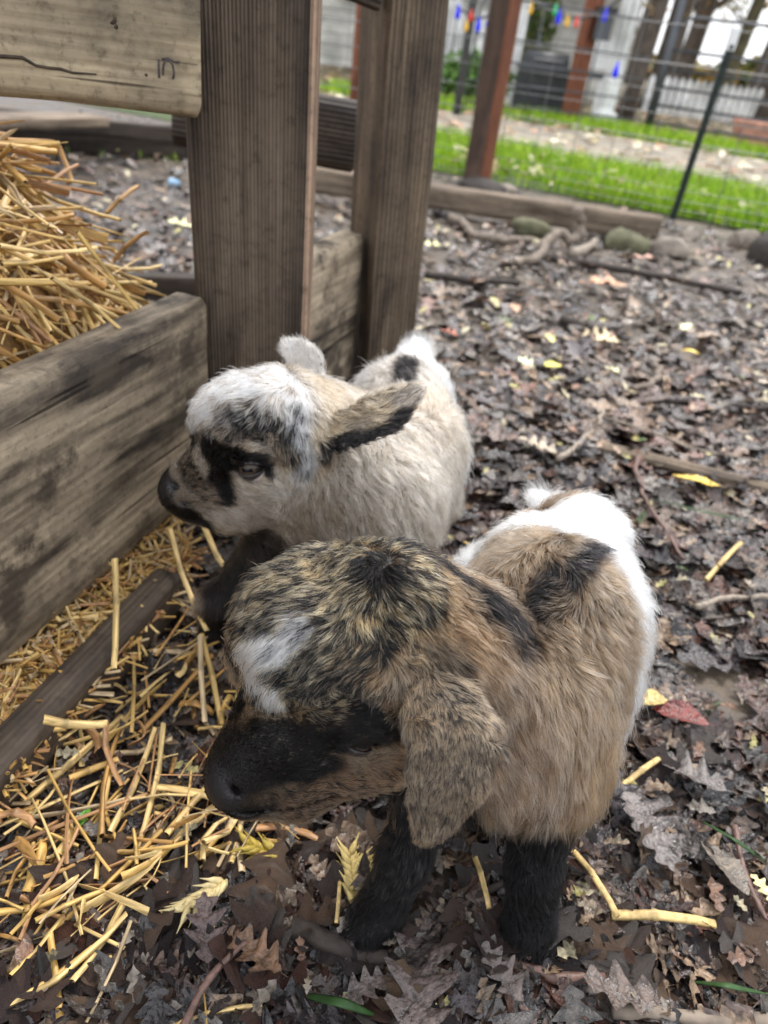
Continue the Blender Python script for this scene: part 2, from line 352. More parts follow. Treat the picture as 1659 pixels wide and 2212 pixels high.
for kx, ky, kr in ((243, 43, .0035), (251, 58, .0018), (298, 12, .003), (316, 162, .0012)):
    c_k = rail_px(kx, ky); v, f = tube([c_k-N(ray(kx, ky))*-.0015, c_k+N(ray(kx, ky))*-.0003], [kr, kr*.8], 9); link('knot', mesh('knot', v, f, link_m), fence)
board('rail', (-.112, 1.15, .330), (-.36, 1.09, .345), .088, .05, W_DARK, fence, seg=30, wav=.006, seed=15, bev=.012)
board('rail', (-.072, .92, .505), (-.20, .905, .53), .05, .03, W_DARK, fence, seg=20, seed=16)
# the feeder: front plank, its far half, floor boards, lip
feed = empty('hay_feeder', (-.22, .42, 0), 'low wooden hay feeder of wide mud-stained planks on the left', 'feeder')
pl = board('plank', (-.362, .02, .151), (-.199, .628, .151), .196, .034, W_PLANK, feed, seg=120, rough=.0016, wav=.0025, seed=21, bev=.005)
pl['label'] = 'wide mud-stained plank that the far goat sniffs at'
board('plank', (-.150, .745, .151), (-.088, .950, .151), .196, .034, W_PLANK, feed, seg=40, rough=.0014, wav=.0025, seed=22)
b0 = at(0, 1765, .02); b1 = at(402, 1300, .02); ax_ = N([b1[0]-b0[0], b1[1]-b0[1], 0]); sd_ = np.array([ax_[1], -ax_[0], 0])
st = b0-ax_*.18; en = b1
for k, w_ in ((0, .028), (1, .05), (2, .05), (3, .05)):
    off = -(.014+(.0 if k == 0 else .0165+.052*(k-.5)))
    z = .030 if k == 0 else .020
    a = st+sd_*off; b = en+sd_*off
    board('lip_board' if k == 0 else 'floor_board', (a[0], a[1], z), (b[0], b[1], z), w_, .026 if k else .044, W_LIP, feed, up=tuple(sd_), seg=70, rough=.001, seed=30+k, bev=.003)
board('back_board', (-.66, 1.20, .03), (-.30, 1.33, .03), .06, .03, W_DARK, feed, seg=30, seed=40)

# ------------------------------------------------------------------ straw
STRAW = [(.56, .345, .10), (.68, .48, .20), (.44, .24, .075), (.62, .41, .14), (.38, .20, .085), (.54, .40, .23)]
M_STRAW = colmat('straw', .42, .45, nz=240, amt=.3); M_STRAWP = colmat('straw_part', .42, .45, nz=2.6, amt=.35)
def stalk_mesh(kind, col, r):
    V, F, C = stalk_mesh_(kind, col, r); bx, by = r.normal(0, .55, 2); z = V[:, 2]; V[:, 0] += bx*4*(z-.5)**2; V[:, 1] += by*4*(z-.5)**2+(r.random() < .25)*np.where(z > .42, (z-.42)*r.normal(0, 3.5), 0); return V, F, C
def stalk_mesh_(kind, col, r):
    V = []; F = []; C = []
    col = np.array(col)
    if kind == 0:       # hollow stalk with a joint
        n = 6; rings = [0, .02, .36, .40, .43, .8, 1.0]; rad = [1, 1, .95, 1.18, .95, .9, .86]; bx, by = r.normal(0, .025, 2)
        for z, q_ in zip(rings, rad):
            for i in range(n):
                a = 2*PI*i/n; V.append((math.cos(a)*q_*.5+0, math.sin(a)*q_*.5*.6, z)); C.append(col*(.62 if .35 < z < .41 else 1)*(.8+.4*((i*7+int(z*9))%5)/4))
        V = [(v[0]+0, v[1], v[2]) for v in V]; k = len(rings)
        F = [(a*n+i, a*n+(i+1) % n, (a+1)*n+(i+1) % n, (a+1)*n+i) for a in range(k-1) for i in range(n)]
        c0 = len(V)
        for z, s_ in ((.03, 0), (.97, k-1)):
            V.append((0, 0, z)); C.append(col*.35)
        for i in range(n): F.append(((i+1) % n, i, c0)); F.append(((k-1)*n+i, (k-1)*n+(i+1) % n, c0+1))
    else:               # flat split blade or leaf sheath, folded along its length
        k = 7
        tw = r.normal(0, .8)
        for j in range(k):
            z = j/(k-1); w = .62*(1-.35*z)*(.25 if j == k-1 else 1); a = tw*z; zz = z
            for x, y in ((-w, .12), (0, -.08), (w, .12), (w, .2), (0, .0), (-w, .2)):
                V.append((x*math.cos(a)-y*math.sin(a), x*math.sin(a)+y*math.cos(a), zz)); C.append(col*(.85 if x == 0 else 1.05))
        for j in range(k-1):
            for i in range(6): F.append((j*6+i, j*6+(i+1) % 6, (j+1)*6+(i+1) % 6, (j+1)*6+i))
        F.append((5, 4, 3, 2, 1, 0)); F.append(tuple((k-1)*6+i for i in range(6)))
    return np.array(V, float), F, np.array(C)
rs = np.random.default_rng(5); ST = []
for kd_ in (0, 0, 1):
    for c in STRAW: ST.append(stalk_mesh(kd_, c, rs))
ST_ME = [mesh('straw_stalk', v, f, M_STRAWP, True, c) for v, f, c in ST]
def frame(p0, p1, r, roll):
    a = np.array(p1)-np.array(p0); L = np.linalg.norm(a); a = a/L; u = np.cross(a, [0, 0, 1.]) if abs(a[2]) < .95 else np.cross(a, [1., 0, 0]); u = N(u); w = np.cross(a, u)
    u, w = u*math.cos(roll)+w*math.sin(roll), -u*math.sin(roll)+w*math.cos(roll); return np.stack([u*r, w*r, a*L], 1)
def lay_straw(parent, items, nparts=300, stuffname='loose_straw'):
    """items: (p0, p1, diameter, template); the first nparts are parts of their own, the rest one joined part"""
    V = []; F = []; C = []; n = 0; r = np.random.default_rng(99)
    for k, (p0, p1, d, ti) in enumerate(items):
        A = frame(p0, p1, d, r.random()*6)
        if k < nparts:
            o = bpy.data.objects.new('straw_stalk', ST_ME[ti]); COL.objects.link(o); o.parent = parent
            Mx = Matrix([[*A[0], p0[0]], [*A[1], p0[1]], [*A[2], p0[2]], [0, 0, 0, 1]]); o.matrix_basis = Matrix.Translation(-Vector(parent.location)) @ Mx
        else:
            v, f, c = ST[ti]; bend = r.normal(0, .02, 3)*np.linalg.norm(A[:, 2])
            V.append(v@A.T+np.array(p0)+np.sin(v[:, 2:3]*PI)*bend); F += [tuple(i+n for i in q_) for q_ in f]; C.append(c); n += len(v)
    if V:
        me = mesh(stuffname, np.concatenate(V), F, M_STRAW, True, np.concatenate(C)); tag(link(stuffname, me, parent), kind='stuff')
def inpoly(x, y, poly):
    c = False; j = len(poly)-1
    for i in range(len(poly)):
        xi, yi = poly[i]; xj, yj = poly[j]
        if (yi > y) != (yj > y) and x < (xj-xi)*(y-yi)/(yj-yi)+xi: c = not c
        j = i
    return c
# the heap inside the feeder
hay = empty('straw_heap', (-.42, .60, 0), 'golden straw heap piled behind the wide plank, left of the broad post', 'straw heap')
def hz(x, y):
    """height of the heap over the feeder floor"""
    line = (x+.199)-(y-.628)*.268           # <0 behind the plank
    a = np.clip((-line-.018)/.06, 0, 1); d = np.clip((.83-y+(-.30-x)*.22)/.20, 0, 1)
    h = .165+.17*np.clip((-.22-x)/.16, 0, 1)
    return h*(.45+.55*smooth01(a))*smooth01(d)+.012
hx = np.linspace(-1.3, -.17, 80); hy = np.linspace(.05, 1.15, 80); X, Y = np.meshgrid(hx, hy, indexing='ij'); Z = hz(X, Y); P = np.c_[X.ravel(), Y.ravel(), Z.ravel()]
P[:, 2] += fbm(P, 28, 3, 7)*.016-.020
line = (P[:, 0]+.199)-(P[:, 1]-.628)*.268
i = (np.arange(79)[:, None]*80+np.arange(79)[None]).ravel(); F = np.stack([i, i+80, i+81, i+1], 1)
F = F[(line[F].max(1) < -.017) & (P[F, 2].min(1) > .004)]
M_HEAP = plain('packed_straw', (.26, .14, .045), .8, nz=260)
link('packed_straw', mesh('packed_straw', P, F, M_HEAP), hay)['kind'] = 'stuff'
items = []; r = np.random.default_rng(17)
while len(items) < 5200:
    x = r.uniform(-.95, -.2); y = r.uniform(.12, 1.0)
    if (x+.199)-(y-.628)*.268 > -.03: continue
    z = float(hz(x, y))
    if z < .02: continue
    L = r.uniform(.025, .13); a = r.random()*2*PI; e = r.normal(.05, .38); e = max(e, -.35)
    d = np.array([math.cos(a)*math.cos(e), math.sin(a)*math.cos(e), math.sin(e)])
    c = np.array([x, y, z+r.uniform(-.008, .010)]); p0, p1 = c-d*L*.45, c+d*L*.55
    # stay out of the plank and on the slope
    for p in (p0, p1):
        p[2] = max(p[2], float(hz(p[0], p[1]))-.006); ln = (p[0]+.199)-(p[1]-.628)*.268
        if ln > -.022 and p[2] < .26: p[0] -= ln+.024
    if np.linalg.norm(p1-p0) < .01: continue
    items.append((p0, p1, (r.uniform(.0030, .0074) if r.random() < .55 else r.uniform(.0010, .0028)), int(r.choice(18, p=[.07, .08, .06, .07, .03, .03]*2+[.06, .05, .06, .05, .07, .03]))))
def vis(it): 
    c = (it[0]+it[1])/2; v = c-CP; d = v@_f
    if d < .05: return 0
    px, py = 829.5+FP*(v@XR)/d, 1106-FP*(v@YU)/d
    return (np.linalg.norm(it[1]-it[0])*it[2]/d**2) if (-60 < px < 480 and -50 < py < 900) else 0
# stalks that stick out of the heap against the mud behind it
for a, b, Y0, Y1, t in [((160, 400), (128, 315), .74, .76, 2), ((230, 455), (300, 395), .76, .80, 2), ((0, 450), (180, 455), .60, .64, 0), ((215, 580), (350, 585), .66, .70, 1), ((240, 560), (315, 495), .70, .72, 2), ((0, 545), (210, 548), .52, .60, 1),
                        ((165, 500), (320, 700), .55, .58, 3), ((115, 590), (300, 740), .50, .54, 1), ((20, 400), (30, 330), .66, .68, 2), ((60, 430), (160, 350), .68, .74, 4), ((0, 575), (130, 560), .5, .55, 3)]:
    items.insert(0, (ay(*a, Y0), ay(*b, Y1), .0052, t))
items = items[:11]+sorted(items[11:], key=vis, reverse=True)
items = [it for i_, it in enumerate(items) if i_ < 11 or vis(it) > 0 or r.random() < .35]
lay_straw(hay, items, 300, 'loose_straw')

# straw that has spilled from the feeder onto the mud
spill = empty('spilled_straw', tuple(at(250, 1900)), 'broken straw stalks scattered on the mud below the feeder lip', 'straw')
items = []; r = np.random.default_rng(23)
def lay(a, b, za, zb, d, t): items.append((at(*a, za), at(*b, zb), d, t))
# the stalks that stand out
for a, b, za, zb, d, t in [((362, 1150), (440, 1370), .075, .04, .0050, 1), ((440, 1370), (488, 1600), .04, .012, .0046, 3), ((432, 1145), (530, 1295), .085, .05, .0060, 1), ((432, 1375), (437, 1565), .045, .02, .0050, 5), ((252, 1215), (250, 1450), .095, .055, .0062, 1),
    ((185, 1975), (0, 2060), .01, .01, .003, 5), ((120, 2010), (355, 1800), .012, .02, .0052, 0), ((355, 1800), (520, 1620), .022, .02, .0048, 3), ((235, 1830), (370, 1920), .015, .01, .003, 4), ((270, 1960), (160, 2130), .01, .012, .0055, 1), ((365, 1560), (305, 1845), .03, .015, .0045, 1),
    ((285, 1990), (200, 2212), .02, .012, .0035, 5), ((0, 2212), (285, 1990), .012, .018, .0065, 1), ((0, 1975), (145, 1945), .02, .02, .0065, 0), ((0, 1935), (80, 1810), .02, .02, .0042, 2), ((205, 1800), (245, 1575), .03, .02, .0050, 2), ((215, 1560), (250, 1700), .035, .02, .0055, 4),
    ((60, 2150), (200, 2050), .012, .012, .0050, 3), ((360, 2210), (565, 2160), .01, .012, .0042, 1), ((300, 1590), (455, 1420), .02, .02, .0045, 2), ((235, 1590), (320, 1540), .025, .02, .0035, 3), ((200, 1900), (240, 1640), .02, .02, .004, 3), ((130, 2200), (110, 2020), .01, .015, .005, 0),
    ((420, 1850), (470, 1760), .02, .02, .006, 1), ((560, 1775), (690, 1800), .012, .012, .0075, 4), ((540, 1850), (610, 1810), .01, .01, .003, 2), ((500, 1870), (520, 1790), .012, .012, .004, 1), ((150, 1680), (255, 1640), .02, .02, .005, 0), ((90, 1560), (225, 1570), .055, .04, .0062, 1), ((0, 1745), (85, 1765), .05, .05, .006, 4)]:
    lay(a, b, za, zb, d, t)
nf = len(items)
poly = [(0, 1700), (400, 1330), (560, 1480), (620, 1740), (520, 1830), (300, 1930), (60, 2080), (0, 2080)]
while len(items) < 290:
    px, py = r.uniform(0, 640), r.uniform(1330, 2300)
    if not inpoly(px, py, poly) and r.random() > .05: continue
    c = at(px, py, .012); L = min(.11, r.lognormal(math.log(.036), .55)); a = math.radians(r.normal(52, 38)) if r.random() < .6 else r.random()*PI; e = r.normal(0, .10)
    d = np.array([math.cos(a), math.sin(a), math.sin(e)]); c[2] = r.uniform(.006, .026)
    p0, p1 = c-d*L/2, c+d*L/2; p0[2] = max(p0[2], .004); p1[2] = max(p1[2], .004)
    items.append((p0, p1, min(.0075, r.lognormal(math.log(.0027), .5)), int(r.choice(18))))
items = items[:nf]+sorted(items[nf:], key=lambda it: -np.linalg.norm(it[1]-it[0])*it[2])
lay_straw(spill, items, 300)
# chaff and short straw lying on the feeder floor
chaff = empty('feeder_straw', tuple(at(200, 1450, .03)), 'pale chopped straw and oat husks under the wide plank', 'straw')
items = []
poly = [(-60, 1400), (380, 1080), (420, 1200), (330, 1330), (120, 1560), (0, 1690), (-60, 1740)]
while len(items) < 1300:
    px, py = r.uniform(-60, 420), r.uniform(1060, 1760)
    if not inpoly(px, py, poly): continue
    c = at(px, py, .04); s = max(0, 1-abs(r.normal(0, .5))); L = r.uniform(.008, .055); a = r.random()*2*PI; e = r.normal(0, .3); d = np.array([math.cos(a)*math.cos(e), math.sin(a)*math.cos(e), math.sin(e)])
    edge_ = np.dot(c-b0, sd_)
    c[2] = .036+.030*np.clip((-edge_-.03)/.05, 0, 1)*r.random()
    items.append((c-d*L/2, c+d*L/2, r.uniform(.0016, .0044), int(r.choice(18))))
items.sort(key=lambda it: -np.linalg.norm(it[1]-it[0])*it[2]); lay_straw(chaff, items, 300)
# single stalks lying on the leaves
def lone(name, pieces, label, mat=None):
    m = MB(); cs = []
    for a, b, d in pieces:
        p0, p1 = at(*a, .020), at(*b, .022); A = frame(p0, p1, d, .5); v, f, c = ST[1]; m.add(v@A.T+p0, f); cs.append(c)
    me = mesh(name, np.concatenate(m.v), m.f, M_STRAW, True, np.concatenate(cs)); tag(link(name, me), label, 'straw')
lone('straw_stalk', [((1240, 1830), (1338, 1972), .0045), ((1325, 1968), (1553, 1988), .0062)], 'bent V-shaped golden straw stalk right of the near goat\'s front leg')
lone('straw_stalk', [((1350, 1690), (1440, 1625), .0048)], 'short golden straw piece lying on leaves right of the near goat\'s belly')
lone('straw_stalk', [((1530, 1245), (1607, 1163), .0060)], 'pale straw piece near the right edge, level with the near goat\'s back')
lone('straw_stalk', [((962, 1206), (1013, 1210), .0085)], 'stubby cream straw piece between the two goats')
lone('straw_stalk', [((1003, 1165), (1030, 1195), .0035)], 'thin orange straw sliver between the goats above the stubby piece')
lone('straw_stalk', [((1025, 1840), (1058, 1955), .0038)], 'thin straw lying between the near goat\'s front legs')
lone('straw_stalk', [((728, 1990), (735, 1900), .0030)], 'thin yellow straw just left of the near goat\'s leg')

# ------------------------------------------------------------------ leaves
M_LEAF = colmat('wet_leaf', .26, .6, nz=230, amt=.6, vary=True, bs=.8, bd=.003)
def leaf_mesh(col, r, lobes=4, curl=.25, pointed=False, rows=15, maple=False, deep=.66):
    V = []; C = []; F = []; col = np.array(col); ph = r.random()
    cu = r.normal(curl, .15); bz = r.normal(0, .25); tw = r.normal(0, .3)
    for j in range(rows):
        t = j/(rows-1); env = .30*(math.sin(PI*min(1, t**.75))**.7)+.012 if not pointed else .24*math.sin(PI*t)**.8+.01
        for s in (-1, 0, 1):
            lb = 1 if pointed else (1-deep*(.5+.5*math.cos(2*PI*(t*lobes+ph+(.12 if s > 0 else 0)))))
            w = env*lb*s*(1+r.normal(0, .04)); x = w; y = t+ (abs(w)*.35 if not pointed else 0)
            z = cu*(w*w)*3.2+bz*(t-.5)**2+r.normal(0, .009)+tw*x*t
            if s == 0: z -= .012
            V.append((x, y-.5, z)); C.append(col*(1.0 if s else 1.35)*(1+r.normal(0, .12)))
    for j in range(rows-1):
        for s in (0, 1): F.append((j*3+s, j*3+s+1, (j+1)*3+s+1, (j+1)*3+s))
    k = len(V)   # stalk
    V += [(-.006, -.5, 0), (.006, -.5, 0), (.004, -.62, .02), (-.004, -.62, .02)]; C += [col*1.2]*4; F.append((k, k+1, k+2, k+3))
    return np.array(V, float), np.array(F), np.clip(np.array(C), 0, 1)
LEAFC = [(.034, .022, .020), (.052, .032, .025), (.028, .020, .021), (.085, .052, .034), (.048, .038, .034), (.13, .085, .055), (.060, .026, .017), (.018, .014, .014), (.075, .062, .054)]
rl = np.random.default_rng(31); LT = []
LTF = []
for k in range(36): LTF.append(leaf_mesh(LEAFC[k % 9], rl, lobes=3, curl=.35, pointed=(k % 17 == 5), rows=11))
for k in range(36): LT.append(leaf_mesh(LEAFC[k % 9], rl, lobes=int(rl.integers(3, 6)), curl=.35, pointed=(k % 17 == 5), rows=25))
LT_ME = [mesh('oak_leaf', v, f, M_LEAF, True, c) for v, f, c in LT]
r = np.random.default_rng(41); L_items = []
def blocked(x, y, z=0):
    if (x+.199)-(y-.628)*.268 < .0 and y < 1.05 and x > -.9 and y < .95+.1*x: return True
    return False
cand = []
while len(cand) < 12500:
    px, py = r.uniform(-60, 1740), r.uniform(250, 2290)
    # even cover on the ground: accept by area seen per pixel, capped
    p = at(px, py)
    if p[1] > fl_(p[0])-.12 or p[0] < -2.6: continue
    dd = np.linalg.norm(p-CP)
    if r.random() > min(1, (dd/1.0)**1.5): continue
    if blocked(p[0], p[1]): continue
    if p[1] < .6 and p[0] > .02 and vnoise(np.array([p[0], p[1], 0]), 7, 2) > .22 and r.random() < .85: continue
    cand.append(p)
for p in cand:
    near = np.linalg.norm(p-CP); s = r.lognormal(math.log(.034), .36); s = min(max(s, .014), .066)
    L_items.append((p, s, r.random()*2*PI, r.normal(0, .22), r.normal(0, .22), int(r.integers(36)), r.uniform(.001, .013)))
L_items.sort(key=lambda it: -it[1]/np.linalg.norm(it[0]-CP))
def rotm(a, tx, ty):
    ca, sa = math.cos(a), math.sin(a); Rz = np.array([[ca, -sa, 0], [sa, ca, 0], [0, 0, 1]]); Rx = np.array([[1, 0, 0], [0, math.cos(tx), -math.sin(tx)], [0, math.sin(tx), math.cos(tx)]]); Ry = np.array([[math.cos(ty), 0, math.sin(ty)], [0, 1, 0], [-math.sin(ty), 0, math.cos(ty)]])
    return Rz@Rx@Ry
zg = gz(np.array([it[0] for it in L_items])); V = []; F = []; C = []; n = 0; cntp = 0
for k, (p, s, a, tx, ty, ti, dz) in enumerate(L_items):
    A = rotm(a, tx, ty)*s; loc = np.array([p[0], p[1], zg[k]+dz+abs(math.sin(tx))*s*.3])
    v_ = loc-CP; d_ = v_@_f; inside = d_ > .1 and 0 < 829.5+FP*(v_@XR)/d_ < 1659 and 0 < 1106-FP*(v_@YU)/d_ < 2212
    if inside and cntp < 300:
        cntp += 1; o = bpy.data.objects.new('oak_leaf', LT_ME[ti]); COL.objects.link(o); o.parent = ground; o.matrix_basis = Matrix([[*A[0], loc[0]], [*A[1], loc[1]], [*A[2], loc[2]], [0, 0, 0, 1]])
    else:
        v, f, c = (LT if np.linalg.norm(v_) < .75 else LTF)[ti]; V.append(v@A.T+loc); F.append(f+n if f.ndim == 2 else f); C.append(c*(.5+1.0*r.random())*(1 if np.linalg.norm(v_) < 1.0 else 1.45)*np.array([1., 1.04, 1.04])); n += len(v)  # farther litter is coloured lighter to stand in for its wet sheen
tag(link('leaf_litter', mesh('leaf_litter', np.concatenate(V), np.concatenate(F), M_LEAF, True, np.concatenate(C))), 'dense brown litter of small wet fallen oak leaves over the mud', 'fallen leaves', kind='stuff')
# leaves that lie on the path and the park floor
V = []; F = []; C = []; n = 0
for k in range(3500):
    x = r.uniform(-2, 9); y = r.uniform(4.0, 14); s = r.uniform(.05, .13); ti = int(r.integers(36)); v, f, _ = LTF[ti]
    if y < fl_(x, 1.0): continue
    c = np.array([(.50, .42, .22), (.40, .26, .13), (.60, .52, .34), (.32, .20, .12), (.42, .20, .09)][int(r.integers(5))])
    V.append(v@(rotm(r.random()*6, r.normal(0, .2), r.normal(0, .2))*s).T+np.array([x, y, .03])); F.append(f+n); C.append(np.tile(c, (len(v), 1))); n += len(v)
tag(link('path_leaves', mesh('path_leaves', np.concatenate(V), np.concatenate(F), M_LEAF, True, np.concatenate(C))), 'pale tan and orange leaves scattered over the path beyond the fence', 'fallen leaves', kind='stuff')
V = []; F = []; C = []; n = 0
for k in range(420):
    x = r.uniform(-.6, 3.2); y = fl_(x)+.05+1.2*r.random(); s = r.uniform(.03, .08); ti = int(r.integers(36)); v, f, _ = LTF[ti]
    c = np.array([(.50, .42, .16), (.30, .18, .09), (.55, .48, .30), (.20, .11, .06)][int(r.integers(4))])
    V.append(v@(rotm(r.random()*6, r.normal(0, .4), r.normal(0, .4))*s).T+np.array([x, y, .03+.03*r.random()])); F.append(f+n); C.append(np.tile(c, (len(v), 1))); n += len(v)
tag(link('lawn_leaves', mesh('lawn_leaves', np.concatenate(V), np.concatenate(F), M_LEAF, True, np.concatenate(C))), 'yellow and brown leaves caught in the bright grass strip', 'fallen leaves', kind='stuff')
# small pale flecks of leaf in the litter, too many to count
V = []; F = []; C = []; n = 0
for k in range(3400):
    px, py = r.uniform(-40, 1700), r.uniform(300, 2212)**1.0; p = at(px, py)
    if p[1] > fl_(p[0])-.1 or p[0] < -2.6 or blocked(p[0], p[1]): continue
    if p[1] < 1.1 and r.random() > .10+.4*max(0, p[1]-.2): continue
    s = r.uniform(.008, .022)*(1+.5*(p[1] > 1)); v, f, _ = LTF[int(r.integers(36))]
    c = np.array([(.42, .36, .22), (.30, .20, .12), (.48, .42, .16), (.22, .11, .06), (.25, .21, .17), (.10, .16, .04), (.36, .28, .2)][int(r.choice(7, p=[.14, .2, .09, .14, .28, .02, .13]))])*(1 if p[1] > .9 else .6)
    V.append(v@(rotm(r.random()*6, r.normal(0, .3), r.normal(0, .3))*s).T+np.array([p[0], p[1], .014+r.random()*.006])); F.append(f+n); C.append(np.tile(c, (len(v), 1))); n += len(v)
tag(link('leaf_flecks', mesh('leaf_flecks', np.concatenate(V), np.concatenate(F), M_LEAF, True, np.concatenate(C))), 'tan, yellow and rust scraps of leaf mixed through the brown litter', 'fallen leaves', kind='stuff')
# leaves one can point at
def leafat(px, py, len_px, ang, col, label, name='oak_leaf', **kw):
    p = at(px, py, .014); s = len_px/FP*((p-CP)@_f); col = tuple(x*(.72 if max(col) < .2 else 1) for x in col); kw.setdefault('curl', .5); kw.setdefault('rows', 25); v, f, c = leaf_mesh(col, np.random.default_rng(int(px+py)), **kw)
    me = mesh(name, v*s, f, M_LEAF, True, c); o = link(name, me, loc=tuple(p+np.array([0, 0, .006]))); o.rotation_euler = (random.uniform(-.15, .15), random.uniform(-.15, .15), math.radians(ang)); tag(o, label, 'leaf')
leafat(905, 2120, 270, -5, (.115, .085, .075), 'large lobed grey brown oak leaf at the bottom beside the near goat\'s left foot', lobes=4)
leafat(1330, 2150, 170, 80, (.105, .075, .060), 'curled grey brown oak leaf at the bottom, below the near goat\'s right foot', lobes=3)
leafat(1395, 1800, 190, 200, (.155, .13, .12), 'pale purple grey oak leaf above the bent straw', lobes=5)
leafat(1480, 1680, 160, 60, (.135, .115, .105), 'deeply lobed grey oak leaf below the short golden straw piece', lobes=5)
leafat(1465, 1555, 115, 70, (.16, .022, .014), 'dark red leaf right of the near goat\'s flank', pointed=True)
leafat(1395, 1520, 90, 100, (.42, .30, .10), 'tan leaf tucked beside the dark red leaf', pointed=True)
leafat(1500, 1048, 100, 75, (.62, .42, .06), 'curled yellow leaf below the broken lath at right', pointed=True)
leafat(1300, 617, 100, 80, (.50, .25, .13), 'large orange brown leaf on the far mud', lobes=3)
leafat(1185, 738, 46, 10, (.72, .62, .24), 'small pale yellow leaf left of the forked cream leaf', lobes=3)
leafat(1295, 738, 84, 85, (.60, .46, .26), 'forked cream leaf in the middle distance', lobes=4)
leafat(1135, 790, 50, 40, (.70, .70, .42), 'pale green white leaf on the mud above the near goat\'s rump, leftmost of three', lobes=3)
leafat(1192, 797, 52, 120, (.55, .50, .08), 'olive yellow pointed leaf in the middle of the mud', pointed=True)
leafat(1320, 806, 44, 30, (.74, .68, .40), 'small pale lemon leaf on the mud, rightmost of three', lobes=3)
leafat(1480, 712, 52, 150, (.74, .70, .44), 'pale cream leaf on the mud toward the right edge', lobes=3)
leafat(1488, 765, 40, 60, (.66, .45, .07), 'small golden leaf below the pale cream leaf', pointed=True)
leafat(1160, 972, 92, 60, (.33, .27, .19), 'dry tan leaf left of the forked pale twig', lobes=4)
leafat(1643, 1928, 70, 30, (.50, .44, .20), 'yellow oak leaf cut by the right edge of the frame', lobes=4)
leafat(1372, 562, 70, 80, (.52, .30, .22), 'pink tan leaf under the mossy stone', lobes=3)
leafat(1110, 672, 50, 10, (.42, .25, .15), 'brown leaf standing in the far mud', pointed=True)
leafat(968, 725, 50, 50, (.28, .07, .03), 'rust red leaf near the foot of the slim post', lobes=3)
leafat(930, 535, 50, 80, (.66, .60, .30), 'yellow leaf at the foot of the slim post', lobes=3)
leafat(390, 490, 62, 80, (.62, .58, .30), 'pale yellow leaf on the mud left of the broad post', lobes=3)
leafat(550, 2065, 150, 60, (.16, .085, .045), 'rusty brown oak leaf at the bottom with a long stem', lobes=4)
leafat(445, 2010, 150, 20, (.10, .065, .06), 'purple brown oak leaf among the straw at the bottom left', lobes=4)
leafat(790, 2140, 120, -60, (.11, .085, .075), 'grey brown oak leaf left of the large lobed one', lobes=4)
leafat(1080, 2110, 130, 40, (.12, .09, .078), 'grey brown leaf between the near goat\'s feet', lobes=4)
leafat(1560, 1880, 130, 30, (.15, .12, .09), 'tan grey leaf right of the bent straw tip', pointed=True)
leafat(185, 1775, 46, 0, (.08, .22, .03), 'small green leaf among the straw', pointed=True)

# ------------------------------------------------------------------ sticks, stones, timbers on the mud
M_BARK = plain('bark', (.040, .029, .023), .8, nz=170); M_PALE = plain('bare_twig', (.27, .22, .17), .65, nz=160); M_REDT = plain('reddish_twig', (.15, .085, .065), .5, nz=200); M_ROOT = plain('root_bark', (.19, .15, .115), .8, nz=70)
def stick(name, pts, r0, r1, mat, label, cat='twig', lift=.008, sides=8, hs=None):
    P = []
    for i, (x, y) in enumerate(pts):
        h = lift if hs is None else hs[i]; P.append(at(x, y, h))
    P = np.array(P); t = np.linspace(0, len(P)-1, max(10, len(P)*6)); Q = np.stack([np.interp(t, range(len(P)), P[:, k]) for k in range(3)], 1)
    for _ in range(2): Q[1:-1] = (Q[:-2]+Q[1:-1]*2+Q[2:])/4
    Q += np.stack([vnoise(Q, 60, s)*r0*.9 for s in (1, 2, 3)], 1)*np.array([1, 1, .3])
    rad = np.linspace(r0, r1, len(Q))*(1+.3*vnoise(Q, 130, 9)); v, f = tube(Q, rad, sides); tag(link(name, mesh(name, v, f, mat)), label, cat)
stick('root', [(975, 470), (1000, 482), (1018, 508), (1075, 518), (1150, 520)], .012, .010, M_ROOT, 'pale gnarled root lying in front of the long beam', 'root', .015)
stick('root', [(1110, 568), (1160, 560), (1182, 520), (1205, 500), (1232, 522), (1250, 505), (1248, 450)], .012, .015, M_ROOT, 'arched grey root leaning on the long beam', 'root', hs=[.01, .015, .035, .05, .03, .04, .11])
stick('root', [(1240, 550), (1285, 522)], .014, .009, M_PALE, 'short cream wood stub beside the mossy stone', 'wood piece', .02)
stick('lath', [(1190, 558), (1390, 590), (1600, 632)], .010, .008, M_BARK, 'long thin brown lath lying across the far mud', 'stick', .012)
stick('stick', [(1205, 690), (1250, 700), (1330, 722)], .012, .004, M_BARK, 'brown bark strip on the mud above the yellow leaves', 'stick', .01)
stick('stick', [(920, 592), (1010, 605), (1120, 612)], .010, .006, M_BARK, 'dark bark strip near the foot of the slim post', 'stick', .01)
stick('stick', [(1400, 862), (1520, 872), (1680, 885)], .006, .005, M_BARK, 'dark straight stick at the right above the broken lath', 'stick', .01)
stick('twig', [(1205, 992), (1262, 950), (1285, 928), (1305, 890)], .0045, .0035, M_PALE, 'pale grey bent twig above the near goat\'s rump', 'twig', .014)
stick('twig', [(1385, 985), (1372, 1010), (1400, 1095), (1475, 1205)], .0038, .002, M_REDT, 'thin curved brown twig right of the near goat\'s white rump', 'twig', .014)
stick('twig', [(1365, 840), (1405, 835), (1425, 812), (1418, 785)], .006, .006, M_ROOT, 'hook-shaped twig on the middle mud', 'twig', .012)
stick('twig', [(1300, 900), (1400, 930), (1500, 970), (1659, 1000)], .0022, .0016, M_PALE, 'long thin pale twig crossing above the broken lath', 'twig', .014)
stick('stick', [(640, 2012), (690, 2022), (760, 2050), (835, 2080)], .0062, .0045, M_BARK, 'rough dark bark stick in front of the near goat\'s left foot', 'stick', .012)
